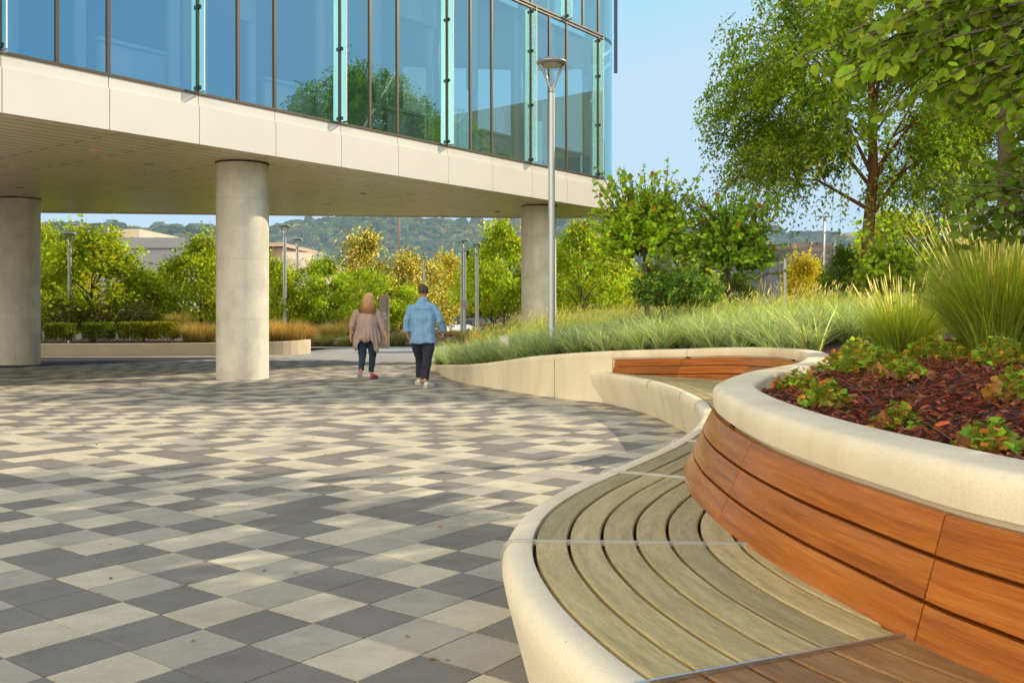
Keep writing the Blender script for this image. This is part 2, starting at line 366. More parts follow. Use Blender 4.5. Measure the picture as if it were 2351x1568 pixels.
Opts = [(1.12, 13.60), (1.26, 13.28), (1.42, 12.75), (1.55, 12.2), (1.68, 11.35), (1.75, 10.3), (1.74, 9.4), (1.68, 8.4), (1.49, 7.3), (1.24, 6.4), (.93, 5.6), (.62, 4.95), (.42, 4.55), (.22, 4.13), (.065, 3.7), (-.012, 3.3), (-.026, 2.9), (.02, 2.5),
        (.105, 2.15), (.215, 1.85), (.37, 1.55), (.58, 1.2), (.84, .85), (1.2, .45)]
Oc, Os = cat(Opts); On = normals(Oc)
def sweep(path, nrm, zb, sec, i0, i1, close=True):
    """sec: list of (inward, dz); returns V,F,UV for samples i0..i1"""
    idx = np.arange(i0, i1+1); V = []; UV = []; k = len(sec)
    pl = np.arange(k)*.1 if any(callable(x) for q in sec for x in q) else np.r_[0, np.cumsum([math.hypot(sec[q+1][0]-sec[q][0], sec[q+1][1]-sec[q][1]) for q in range(k-1)])]
    ds = .03
    for i in idx:
        for q, (a, z) in enumerate(sec):
            aa = a(i) if callable(a) else a; zz = z(i) if callable(z) else z
            p = path[i]-nrm[i]*aa; V.append((p[0], p[1], zb[i]+zz)); UV.append((i*ds, pl[q] if not callable(sec[q][0]) else q*.1))
    n = len(idx); Fq = []
    for i in range(n-1):
        for q in range(k if close else k-1):
            q2 = (q+1) % k; Fq.append((i*k+q, (i+1)*k+q, (i+1)*k+q2, i*k+q2))
    caps = [tuple(range(k)), tuple((n-1)*k+q for q in range(k-1, -1, -1))] if close else []
    return V, Fq, UV, caps
def sweep_obj(name, path, nrm, zb, sec, i0, i1, mat, parent, close=True, ang=50, uv=True):
    sec_n = [(a if not callable(a) else a(i0), z if not callable(z) else z(i0)) for a, z in sec]
    V, Fq, UV, caps = sweep(path, nrm, zb, sec if not any(callable(a) for a, z in sec) else sec, i0, i1, close)
    off_ = np.array(off(parent)); me = bpy.data.meshes.new(name)
    me.from_pydata([tuple(np.array(v)-off_) for v in V], [], Fq+caps)
    if uv:
        ul = me.uv_layers.new(name='UVMap')
        for lp in me.loops: ul.data[lp.index].uv = UV[lp.vertex_index]
    me.update()
    o = link(name, me, mat, parent); auto_smooth(o, ang); return o
pgz = gza(Pc[:, 1]); ogz = gza(Oc[:, 1])
bench = thing('planter_bench', 'long curving pale concrete planter wall with a built-in slatted timber bench', 'planter bench', (0, 3, 0))
def nearest(path, x, y): return int(np.argmin(np.hypot(path[:, 0]-x, path[:, 1]-y)))
# cap, in cast lengths with open joints
capsec = [(0, -.105), (-.004, -.075), (-.004, -.042), (.001, -.022), (.010, -.009), (.022, -.002), (.038, 0), (.185, 0), (.2, -.004), (.208, -.016), (.21, -.26), (.03, -.26), (.03, -.105)]
M['jf'] = simple('joint_filler', (.05, .04, .03), .9)
cj = [0]+[nearest(Pc, *q) for q in ((-.9, 17.6), (.66, 14.28), (2.3, 12.2), (3.12, 10.3), (2.45, 7.8), (1.45, 5.8), (.93, 4.0), (1.3, 1.35))]+[len(Pc)-1]
zc = pgz+Ph
# a bench's wood zone on the wall line, and the plain wall before it
w0 = nearest(Pc, 1.43, 13.24)
for a, b_ in zip(cj[:-1], cj[1:]):
    o = sweep_obj('concrete_cap', Pc, Pn, zc, capsec, a, b_, M['concrete'], bench); kk = len(capsec); vs = o.data.vertices; nv_ = len(vs)
    for q in range(kk):                        # 9 mm open joint
        if a: vs[q].co += (vs[kk+q].co-vs[q].co)*.15
        if b_ != len(Pc)-1: vs[nv_-kk+q].co += (vs[nv_-2*kk+q].co-vs[nv_-kk+q].co)*.15
    if b_ != len(Pc)-1:   # dark filler in the joint, set just inside
        js = [(.010, -.10), (.016, -.04), (.05, -.010), (.19, -.010), (.2, -.2), (.03, -.2)]
        sweep_obj('joint_filler', Pc, Pn, zc, js, b_-1, b_+1, M['jf'], bench)
# plain wall under the low cap
wall_sec = [(0, -.105), (.004, lambda i: -Ph[i]-.03), (.18, lambda i: -Ph[i]-.03), (.18, -.105)]
wj = [c for c in cj if c < w0]+[w0]
for a, b_ in zip(wj[:-1], wj[1:]):
    sweep_obj('planter_wall', Pc, Pn, zc, wall_sec, a, b_-(1 if b_ != w0 else 0), M['concrete'], bench)
# solid concrete upstand behind the timber back, coloured black for the gap's shade
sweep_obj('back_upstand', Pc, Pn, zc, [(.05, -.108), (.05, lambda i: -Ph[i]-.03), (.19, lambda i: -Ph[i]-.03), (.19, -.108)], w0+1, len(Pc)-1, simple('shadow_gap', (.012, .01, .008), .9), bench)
lean = np.interp(Ps, [Ps[w0], Ps[nearest(Pc, 2.65, 11.9)], Ps[nearest(Pc, 3.05, 9.7)], Ps[nearest(Pc, 2.0, 6.8)], Ps[nearest(Pc, .93, 4.0)], Ps[nearest(Pc, 1.02, 2.15)], Ps[-1]], [.06, .24, .22, .12, .15, .085, .085])
# timber back: three rows of boards that lean out towards the seat
bh, bg_, n_rows = .0945, .009, 3
bj = [w0+2]+[nearest(Pc, *q) for q in ((2.28, 12.25), (3.0, 11.35), (3.05, 9.7), (2.45, 7.8), (1.6, 6.1), (1.02, 4.7), (.905, 3.45), (1.022, 2.15), (1.42, 1.1))]+[len(Pc)-1]
def lerpf(fr, base): return lambda i: base-lean[i]*fr
for a, b_ in zip(bj[:-1], bj[1:]):
    for r in range(n_rows):
        z0 = -.105-.021-r*(bh+bg_); z1 = z0-bh; f0, f1 = (-z0-.105)/.31, (-z1-.105)/.31
        sec = [(lerpf(f0, .004), z0), (lerpf(f0, .0), z0-.004), (lerpf(f1, .0), z1+.004), (lerpf(f1, .004), z1), (lerpf(f1, .030), z1), (lerpf(f0, .030), z0)]
        V, Fq, UV, caps = sweep(Pc, Pn, zc, sec, a, b_)
        vv = [0, .004, bh-.004, bh, bh+.03, bh*2]
        UV = [(u_, vv[q % 6]) for q, (u_, _) in enumerate(UV)]
        # open the butt joint by 5 mm
        V = np.array(V); d0 = V[6:12]-V[0:6]; V[0:6] += d0*.09; d1 = V[-12:-6]-V[-6:]; V[-6:] += d1*.09
        me = bpy.data.meshes.new('backrest_board'); me.from_pydata([tuple(v-np.array(off(bench))) for v in V], [], Fq+caps)
        ul = me.uv_layers.new(name='UVMap')
        for lp in me.loops: ul.data[lp.index].uv = UV[lp.vertex_index]
        me.update(); auto_smooth(link('backrest_board', me, M['wood_back'], bench), 35)
# concrete seat edge (seat level .45 m)
SH = .45; zo = ogz+SH
o_end = len(Oc)-1
cs = [(.105, lambda i: -SH-.03), (.008, -.11), (-.004, -.05), (.004, -.025), (.018, -.007), (.036, 0), (.088, 0), (.094, -.003), (.096, -.08), (.12, lambda i: -SH-.03)]
strips = [nearest(Oc, *q) for q in ((1.70, 11.4), (1.745, 9.6), (1.69, 8.5), (1.5, 7.3), (1.02, 5.76), (.45, 4.6), (-.02, 3.12))]
sn_ = nearest(Oc, .20, 1.87); strips.append(sn_)
cjn = [2]+[nearest(Oc, 1.69, 11.3), nearest(Oc, 1.30, 6.6), nearest(Oc, -.02, 3.12), o_end]
for a, b_ in zip(cjn[:-1], cjn[1:]):
    sweep_obj('seat_curb', Oc, On, zo, cs, a, b_-(1 if b_ != o_end else 0), M['concrete'], bench)
# timber seat: boards run at constant distance from the curb and stop at the back
Bc = Pc+Pn*lean[:, None]
def behind(p):                               # how far a point lies behind the foot of the timber back
    i = np.argmin((Bc[:, 0]-p[0])**2+(Bc[:, 1]-p[1])**2)
    return -float(np.dot(p-Bc[i], Pn[i])), i
bw, bg2 = .1035, .0115
cuts = [8]+strips+[o_end]
for k in range(14):
    u0 = .108+k*(bw+bg2); u1 = u0+bw
    for a, b_ in zip(cuts[:-1], cuts[1:]):
        ok = []
        for i in range(a, b_+1):
            d, j = behind(Oc[i]-On[i]*u0)
            nxt = Oc[min(i+1, o_end)]-On[min(i+1, o_end)]*u0-(Oc[i]-On[i]*u0)
            T = Oc[min(i+1, o_end)]-Oc[i]
            ok.append(d < .04 and (i == o_end or np.dot(nxt, T) > 0) and Ps[j] > Ps[w0]-.6)
        i = a
        while i <= b_:
            if not ok[i-a]: i += 1; continue
            j = i
            while j+1 <= b_ and ok[j+1-a]: j += 1
            if j-i >= 4:
                sec = [(u0, -.03), (u0, -.006), (u0+.004, -.002), (u1-.004, -.002), (u1, -.006), (u1, -.03)]
                V, Fq, UV, caps = sweep(Oc, On, zo, sec, i, j)
                vv = [0, .02, .026, bw-.004, bw, bw+.02]; UV = [(u_, vv[q % 6]+k*.3) for q, (u_, _) in enumerate(UV)]
                V = np.array(V); V[0:6] += (V[6:12]-V[0:6])*.15; V[-6:] += (V[-12:-6]-V[-6:])*.15
                me = bpy.data.meshes.new('seat_board'); me.from_pydata([tuple(v-np.array(off(bench))) for v in V], [], Fq+caps)
                ul = me.uv_layers.new(name='UVMap')
                for lp in me.loops: ul.data[lp.index].uv = UV[lp.vertex_index]
                me.update(); auto_smooth(link('seat_board', me, M['wood_seat_brown' if a == sn_ else 'wood_seat'], bench), 35)
            i = j+1
# carcass under the boards
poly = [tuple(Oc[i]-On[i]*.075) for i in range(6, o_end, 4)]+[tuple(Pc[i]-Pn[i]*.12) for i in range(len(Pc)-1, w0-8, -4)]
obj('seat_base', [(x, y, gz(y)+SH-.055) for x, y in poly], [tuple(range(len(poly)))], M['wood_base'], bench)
# steel strips that stand proud across curb and boards
for i in strips:
    mb = MB(); p = Oc[i]; n = On[i]; tt = np.array([n[1], -n[0]]); z = zo[i]
    top = [(-.012, -.085), (-.012, -.035), (-.004, -.008), (.012, .005), (.034, .009), (.10, .009)]
    L_ = .72 if i != sn_ else .8
    for u_ in np.arange(.14, 1.6, .04):
        d, j = behind(p-n*u_)
        if d > .03: L_ = u_; break
    top += [(L_-.02, .007), (L_, .004)]
    low = [(L_, -.01), (.098, -.01), (.092, .004), (.03, .003), (.014, -.004), (.003, -.016), (-.001, -.04), (-.001, -.085)]
    prof = top+low; V = []
    for sgn in (-1, 1):
        for a, zz in prof:
            q = p-n*a+tt*sgn*.0035; V.append((q[0], q[1], z+zz))
    k = len(prof); h = len(top)
    Fs = [(q, q+1, k+q+1, k+q) for q in range(k-1)]+[(k-1, 0, k, 2*k-1)]
    for q in range(h-1):                       # side faces as quads between top and low outlines
        a0, a1 = q, q+1; b0, b1 = k-1-q, max(k-2-q, h)
        Fs += [(a0, a1, b1, b0), (k+b0, k+b1, k+a1, k+a0)]
    mb.add(V, Fs).build('steel_divider', M['steel'], bench)
# ------------------------------------------------------------------ glass office building on columns
tv = np.array([.6038, .7972]); nv = np.array([.7972, -.6038])
def fp(Y, out=0.0):                          # point on the long front at depth Y, pushed outward
    return np.array([-18.18+.7575*Y, Y])+nv*out
ZS, ZM, ZF, ZC1, ZC2, ZR = 4.13, 4.79, 4.99, 9.2, 13.4, 14.2
dY = 1.352; Y0 = 13.87
r_c = 1.9
bdir = np.array([-.9929, -.1191]); corner = np.array([5.47, 31.22]); tl = r_c*math.tan(math.radians(67.2))
a_start = corner-tv*tl; ctr = a_start-nv*r_c; Yend = a_start[1]
a0 = math.atan2(nv[1], nv[0]); nb = np.array([-bdir[1]*-1, bdir[0]*-1]); nb = np.array([.1191*-1, .9929]); a1 = math.atan2(nb[1], nb[0])
def arc(n, out=0.0):
    return [ctr+np.array([math.cos(a0+(a1-a0)*k/n), math.sin(a0+(a1-a0)*k/n)])*(r_c+out) for k in range(n+1)]
b_end = ctr+nb*r_c
def backp(d, out=0.0): return b_end+bdir*d+nb*out
Yfirst = Y0-dY*9
bld = thing('office_building', 'glass fronted office building raised on round concrete columns over the plaza', 'building', (-8, 22, gz(22)))
def quad_strip(pts, z0, z1):
    V = [(p[0], p[1], z) for p in pts for z in (z0, z1)]
    return V, [(2*i, 2*i+2, 2*i+3, 2*i+1) for i in range(len(pts)-1)]
# soffit
sp_ = [fp(Yfirst, .02), fp(Yend, .02)]+arc(16, .02)[1:]+[backp(k, .02) for k in (10, 22, 34)]
m, t, b = nt('soffit_panels'); L = t.links
tc = node(t, 'ShaderNodeTexCoord'); mp = node(t, 'ShaderNodeMapping'); mp.inputs['Rotation'].default_value = (0, 0, -math.atan2(tv[1], tv[0]))
br = node(t, 'ShaderNodeTexBrick'); br.offset = .37; br.inputs['Scale'].default_value = 1; br.inputs['Mortar Size'].default_value = .013; br.inputs['Brick Width'].default_value = 3.1; br.inputs['Row Height'].default_value = .31
br.inputs['Color1'].default_value = rgba((.90, .79, .58)); br.inputs['Color2'].default_value = rgba((.84, .73, .53)); br.inputs['Mortar'].default_value = rgba((.05, .035, .02)); br.inputs['Mortar Smooth'].default_value = .1
L.new(tc.outputs['Object'], mp.inputs[0]); L.new(mp.outputs[0], br.inputs['Vector']); L.new(br.outputs[0], b.inputs['Base Color'])
b.inputs['Metallic'].default_value = .15; b.inputs['Roughness'].default_value = .27
nn = node(t, 'ShaderNodeTexNoise', i_Scale=.6, i_Detail=2); L.new(tc.outputs['Object'], nn.inputs['Vector'])
bp = node(t, 'ShaderNodeBump', i_Strength=.12, i_Distance=.05); L.new(nn.outputs[0], bp.inputs['Height']); L.new(bp.outputs[0], b.inputs['Normal'])
obj('soffit', [(p[0], p[1], ZS) for p in sp_], [tuple(range(len(sp_)-1, -1, -1))], m, bld)
# soffit downlights and heads
for (x, y) in ((355, 563/2334*2351), ):
    pass
def soffit_px(x, y):
    Y = F*(ZS-1.2)/(HY-y); return np.array([pxx(x, Y), Y])
m_glow = simple('warm_downlight_lens', (.9, .62, .35), .3)
for x, y, lit in ((217, 345, 1), (33, 384, 1), (342, 377, 0), (44, 431, 0), (834, 445, 0), (943, 447.5, 1), (1141, 486, 0), (752, 469.5, 1)):
    q = soffit_px(x, y); MB().lathe([(.10, 0), (.10, -.012), (.075, -.014), (.07, -.004), (.0, -.003)][::-1], (q[0], q[1], ZS-.001), 16).build('downlight', m_glow if lit else M['lampgrey'], bld, smooth=False)
# fascia panels
def panel(pts_in, pts_out, z0, z1, name='fascia_panel', rb=0.0):
    V = []; n = len(pts_in)
    for p, q in zip(pts_in, pts_out): V += [(q[0], q[1], z0), (q[0], q[1], z1), (p[0], p[1], z1), (p[0], p[1], z0)]
    Fq = []
    for i in range(n-1):
        for k in range(4): Fq.append((i*4+k, i*4+(k+1) % 4, (i+1)*4+(k+1) % 4, (i+1)*4+k))
    Fq += [(3, 2, 1, 0), tuple((n-1)*4+k for k in range(4))]
    return obj(name, V, Fq, M['fascia'], bld)
g_ = .006
ny = int((Yend-Yfirst)/dY); edges = [Yfirst+dY*k for k in range(ny+1)]+[Yend]
for y0, y1 in zip(edges[:-1], edges[1:]):
    if y1-y0 < .05: continue
    panel([fp(y0+g_, -.06), fp(y1-g_, -.06)], [fp(y0+g_, .03), fp(y1-g_, .03)], ZS-.03, ZM-.004)
    panel([fp(y0+g_, -.08), fp(y1-g_, -.08)], [fp(y0+g_, -.005), fp(y1-g_, -.005)], ZM+.004, ZF)
for k0, k1 in ((0, 6), (6, 12), (12, 18)):
    a_in, a_out = arc(18, -.06), arc(18, .03); panel(a_in[k0:k1+1], a_out[k0:k1+1], ZS-.03, ZM-.004)
    a_in, a_out = arc(18, -.08), arc(18, -.005); panel(a_in[k0:k1+1], a_out[k0:k1+1], ZM+.004, ZF)
for k in range(10):
    panel([backp(k*3.4+.01, -.06), backp(k*3.4+3.38, -.06)], [backp(k*3.4+.01, .03), backp(k*3.4+3.38, .03)], ZS-.03, ZF)
# glazing
def glassmat(name, tint, ttint, base_refl):
    m, t, b = nt(name); L = t.links
    gl = node(t, 'ShaderNodeBsdfGlossy', i_Roughness=.0); lf = node(t, 'ShaderNodeLayerWeight'); lf.inputs[0].default_value = .5; L.new(ramp(t, lf.outputs['Facing'], [(.08, tint), (.5, (.60, .92, .95))]), gl.inputs[0])
    tr = node(t, 'ShaderNodeBsdfTransparent'); tr.inputs[0].default_value = rgba(ttint)
    lw = node(t, 'ShaderNodeFresnel', i_IOR=1.52); mr = node(t, 'ShaderNodeMapRange'); mr.inputs[1].default_value = .04; mr.inputs[2].default_value = .55
    mr.inputs[3].default_value = base_refl; mr.inputs[4].default_value = .9
    L.new(lw.outputs[0], mr.inputs[0])
    tc = node(t, 'ShaderNodeTexCoord'); nz = node(t, 'ShaderNodeTexNoise', i_Scale=.55, i_Detail=1); mp = node(t, 'ShaderNodeMapping'); mp.inputs['Scale'].default_value = (1, 1, .35)
    L.new(tc.outputs['Object'], mp.inputs[0]); L.new(mp.outputs[0], nz.inputs['Vector'])
    bp = node(t, 'ShaderNodeBump', i_Strength=.035, i_Distance=.05); L.new(nz.outputs[0], bp.inputs['Height']); L.new(bp.outputs[0], gl.inputs['Normal'])
    ms = node(t, 'ShaderNodeMixShader'); L.new(mr.outputs[0], ms.inputs[0]); L.new(tr.outputs[0], ms.inputs[1]); L.new(gl.outputs[0], ms.inputs[2])
    L.new(ms.outputs[0], t.nodes['Material Output'].inputs[0]); return m
M['glass'] = glassmat('blue_tinted_glazing', (.28, .66, 1.0), (.78, .96, .96), .46)
M['fin'] = glassmat('green_fin_glass', (.8, .95, .9), (.84, .95, .89), .14)
M['finedge'] = simple('polished_fin_edge', (.78, .84, .80), .2, 0)
def pane(p, q, z0, z1, par=bld):
    V, Fq = quad_strip([p, q], z0, z1); return obj('glass_pane', V, Fq, M['glass'], par)
def mull(p, z0, z1, wd=.028, dp=.05, proud=.012, name='mullion'):
    c = p+nv*(proud-dp/2); mb = MB(); mb.box((c[0], c[1], (z0+z1)/2), (wd, dp/2, (z1-z0)/2), (tv[0], tv[1], 0), (nv[0], nv[1], 0)); mb.build(name, M['mullion'], bld)
def fin(Y, z0, z1):
    p = fp(Y, .012); mb = MB(); c = p+nv*.085
    mb.box((c[0], c[1], (z0+z1)/2), (.009, .075, (z1-z0)/2-.03), (tv[0], tv[1], 0), (nv[0], nv[1], 0)); f = mb.build('glass_fin', M['fin'], bld)
    c = p+nv*.166; mb = MB(); mb.box((c[0], c[1], (z0+z1)/2), (.0105, .006, (z1-z0)/2-.03), (tv[0], tv[1], 0), (nv[0], nv[1], 0)); mb.build('fin_edge', M['finedge'], f)
    for z in (z0+.10, z0+1.55, z0+3.0, z1-.12):
        if z < z1: mb = MB(); c = p+nv*.02; mb.box((c[0], c[1], z), (.028, .035, .035), (tv[0], tv[1], 0), (nv[0], nv[1], 0)); mb.build('fin_clip', M['clip'], f)
    mb = MB(); c = p+nv*.09; mb.box((c[0], c[1], z0-.012), (.02, .09, .01), (tv[0], tv[1], 0), (nv[0], nv[1], 0)); mb.build('fin_shoe', M['lampgrey'], f)
for fl, (z0, z1, sh) in enumerate(((ZF, ZC1, 0.0), (ZC1+.05, ZC2, dY))):
    # sill and head bars
    for zz, nm in ((z0+.02, 'sill_bar'), (z1-.02, 'head_bar')):
        c = (fp(Yfirst)+fp(Yend))/2+nv*(-.01); mb = MB(); mb.box((c[0], c[1], zz), (np.linalg.norm(fp(Yend)-fp(Yfirst))/2, .03, .022), (tv[0], tv[1], 0), (nv[0], nv[1], 0)); mb.build(nm, M['mullion'], bld)
    mods = [Y0-sh+2*dY*k for k in range(-4, 7)]
    cuts_ = []
    for y in mods:
        for q in (0, .5*dY, dY): cuts_.append((y+q, q == 0))
    cuts_ = [(y, f) for y, f in cuts_ if Yfirst+.05 < y < Yend-.05]
    ys = [Yfirst]+[y for y, f in cuts_]+[Yend]
    for y0, y1 in zip(ys[:-1], ys[1:]): pane(fp(y0+.012, -.02), fp(y1-.012, -.02), z0+.03, z1-.03)
    for y, f in cuts_:
        mull(fp(y), z0+.042, z1-.042)
        if f: fin(y, z0+.02, z1-.02)
    ar = arc(12, -.02)
    for k in (0, 4, 8): 
        V, Fq = quad_strip(ar[k:k+5], z0+.03, z1-.03); obj('curved_pane', V, Fq, M['glass'], bld, smooth=True)
    for k in range(8): pane(backp(k*3.4, -.02), backp(k*3.4+3.37, -.02), z0+.03, z1-.03)
    # inside: slabs, low wall with ledge, round columns, partitions and half drawn blinds
    inn = [fp(Yfirst, -.30), fp(Yend, -.30)]+arc(8, -.30)[1:]+[backp(30, -.3)]
    m_int = M.setdefault('int_light', simple('interior_white', (.80, .82, .78), .7)); m_dk = M.setdefault('int_dark', simple('interior_grey', (.48, .55, .56), .8)); m_bl = M.setdefault('blind', simple('roller_blind', (.70, .72, .66), .9))
    obj('floor_slab', [(p[0], p[1], z0-.1) for p in inn], [tuple(range(len(inn)))], m_dk, bld)
    obj('ceiling', [(p[0], p[1], z1-.28) for p in inn], [tuple(range(len(inn)))], m_int, bld)
    q0, q1 = fp(Yfirst, -6.5), fp(Yend+.5, -6.5); V, Fq = quad_strip([q0, q1], z0, z1); obj('back_partition', V, Fq, m_dk, bld)
    for k, y in enumerate(mods):
        if not (Yfirst < y < Yend-2.75): continue
        c = fp(y+.32, -.75); MB().tube([(c[0], c[1], z0-.1), (c[0], c[1], z1)], .2, 14).build('interior_column', m_int, bld, True)
        for yy_, w_ in ((.20, .13), (1.08, .10), (2.45, .12)):
            c = fp(y+yy_, -.28); mb = MB(); mb.box((c[0], c[1], (z0+z1)/2-.05), (w_, .01, (z1-z0)/2-.12), (tv[0], tv[1], 0), (nv[0], nv[1], 0)); mb.build('curtain', m_bl, bld)
        c = fp(y+1.9, -.45); mb = MB(); mb.box((c[0], c[1], z0+.33), (.62, .06, .33), (tv[0], tv[1], 0), (nv[0], nv[1], 0)); mb.box((c[0], c[1], z0+.70), (.66, .12, .03), (tv[0], tv[1], 0), (nv[0], nv[1], 0)); mb.build('low_cabinet', m_int, bld)
        hh = (1.2, 2.1, 1.5, 2.6, 1.3, 2.35, 2.9, 2.45)[k % 8]
        c = fp(y+.92, -.2); mb = MB(); mb.box((c[0], c[1], z1-.2-hh/2), (.22, .006, hh/2), (tv[0], tv[1], 0), (nv[0], nv[1], 0)); mb.build('roller_blind', m_bl, bld)
        if k % 3 == 0 or y > 22:
            hh = (.9, 1.9, 1.2, 2.3)[k % 4]; c = fp(y+2.0, -.2); mb = MB(); mb.box((c[0], c[1], z1-.2-hh/2), (.70, .006, hh/2), (tv[0], tv[1], 0), (nv[0], nv[1], 0)); mb.build('roller_blind', m_bl, bld)
# roof
V, Fq = quad_strip([fp(Yfirst, .05), fp(Yend, .05)]+arc(12, .05)[1:]+[backp(34, .05)], ZC2, ZR); obj('parapet', V, Fq, M['fascia'], bld)
V = [(p[0], p[1], ZC2+.4) for p in [fp(Yfirst), fp(Yend)]+arc(8)[1:]+[backp(34)]]; obj('roof', V, [tuple(range(len(V)))], M['lampgrey'], bld)
# a projecting blade at the far corner, dark against the sky
c = ctr+np.array([r_c+.15, .4]); MB().box((c[0], c[1], 9.9), (.05, .03, 1.35), (.95, .3, 0), (-.3, .95, 0)).build('corner_blade', simple('slate_blue_metal', (.10, .14, .20), .4, .3), bld)
# columns
M['seam'] = simple('formwork_seam', (.52, .48, .40), .8)
for k, (x, Yc, r) in enumerate(((45, 25.2, .515), (557, 19.0, .525), (1237, 27.1, .515), (-900, 30.5, .515), (-330, 33.0, .515))):
    X = pxx(x, Yc); g = gz(Yc)
    mb = MB().tube([(X, Yc, g-.05), (X, Yc, g+1.6), (X, Yc, g+3.2), (X, Yc, ZS)], r, 48, cap=False)
    cc = mb.build('column', M['column'], bld, True)
    for q_, z_ in enumerate((g+1.22, g+2.44, g+3.66)): MB().lathe([(r+.0005, -.004), (r+.002, -.002), (r+.002, .002), (r+.0005, .004)], (X, Yc, z_), 48).build('formwork_seam', M['seam'], cc)
    MB().tube([(X, Yc, ZS-.03), (X, Yc, ZS-.001)], r+.012, 48).build('column_collar', M['dark'], cc)
# ------------------------------------------------------------------ planting bed
def inside(poly, x, y):
    x = np.asarray(x); y = np.asarray(y); r = np.zeros(x.shape, bool); n = len(poly); j = n-1
    for i in range(n):
        xi, yi = poly[i]; xj, yj = poly[j]
        c = ((yi > y) != (yj > y)) & (x < (xj-xi)*(y-yi)/(yj-yi+1e-12)+xi); r ^= c; j = i
    return r
backe = [(-1.8, 21.85), (-1.95, 24), (-1.9, 28), (-1.7, 34), (0, 37), (18, 40)]
bedpoly = [tuple(p) for p in Pc[::3]]+[tuple(Pc[-1]), (3, -2), (18, -2)]+backe[::-1]
def bed_d(x, y):
    """distance behind the wall line, and the cap height at the nearest point"""
    x = np.asarray(x, float).ravel(); y = np.asarray(y, float).ravel(); D = np.empty(len(x)); H = np.empty(len(x)); st = Pc[::4]; zz = zc[::4]
    for a in range(0, len(x), 4000):
        q = (x[a:a+4000, None]-st[None, :, 0])**2+(y[a:a+4000, None]-st[None, :, 1])**2
        k = q.argmin(1); D[a:a+4000] = np.sqrt(q[np.arange(len(k)), k])
        wgt = 1/(q+.05); wgt = wgt**1.5; H[a:a+4000] = (wgt*zz[None]).sum(1)/wgt.sum(1)
    return D, H
def bed_z(x, y):
    D, H = bed_d(x, y); X = np.asarray(x, float).ravel(); Y = np.asarray(y, float).ravel()
    z = H-.085+.42*(1-np.exp(-np.maximum(D-.2, 0)/2.2))+.02*np.sin(X*3.1+Y*1.7)*np.sin(Y*2.3-X)*np.minimum(D, 1)
    dt = np.hypot(np.minimum(X+1.9, 0), 0)+np.abs(X+1.9)   # falls to the low kerb on the far edge
    e = np.clip((X+1.9)/2.5, 0, 1); e = np.where(Y > 20, e, 1); lowz = gza(Y)+.12
    return lowz*(1-e)+z*e
gx = np.arange(-2.0, 15, .16); gy = np.arange(-2, 39.5, .16); GX, GY = np.meshgrid(gx, gy, indexing='ij')
D_, H_ = bed_d(GX, GY); ins = inside(bedpoly, GX.ravel(), GY.ravel())
okv = ins & (D_ > .07); GZ = bed_z(GX, GY).reshape(GX.shape)+rng.normal(0, .006, GX.shape)
nx_, ny_ = GX.shape; idg = np.arange(nx_*ny_).reshape(nx_, ny_); okg = okv.reshape(nx_, ny_)
fm = okg[:-1, :-1] & okg[1:, :-1] & okg[1:, 1:] & okg[:-1, 1:]
Fq = np.stack([idg[:-1, :-1][fm], idg[1:, :-1][fm], idg[1:, 1:][fm], idg[:-1, 1:][fm]], 1)
V = np.stack([GX.ravel(), GY.ravel(), GZ.ravel()], 1)
used = np.unique(Fq); remap = -np.ones(len(V), int); remap[used] = np.arange(len(used))
bed = obj('planting_soil', V[used], remap[Fq], mottled('bark_soil', (.070, .022, .014), .4, 5, .95, 60, .3, .4), smooth=True); tag(bed, kind='structure')
# the narrow edge between soil and cap
ez = bed_z(Pc[:, 0]-Pn[:, 0]*.3, Pc[:, 1]-Pn[:, 1]*.3)
V = []; 
for i in range(0, len(Pc), 2):
    a = Pc[i]-Pn[i]*.2; b_ = Pc[i]-Pn[i]*.34; V += [(a[0], a[1], zc[i]-.092), (b_[0], b_[1], ez[i]-.004)]
tag(obj('soil_edge', V, np.array([(2*k, 2*k+2, 2*k+3, 2*k+1) for k in range(len(V)//2-1)]), bed.data.materials[0], smooth=True), kind='structure')
# low white kerb on the far side of the bed
kb = thing('low_kerb', 'low pale kerb edging the far side of the grass bed beside the drive', 'kerb', (-1.9, 26, gz(26)))
kp, _ = cat([(x, y, 0) for x, y in backe[:5]], .25); kn_ = normals(kp); mb = MB()
V, Fq, UV, caps = sweep(kp[:, :2], kn_, gza(kp[:, 1]), [(-.0, -.05), (0, .13), (.02, .15), (.20, .15), (.2, -.05)], 0, len(kp)-1)
mb.add(V, Fq+caps).build('kerb_stone', M['concrete'], kb)

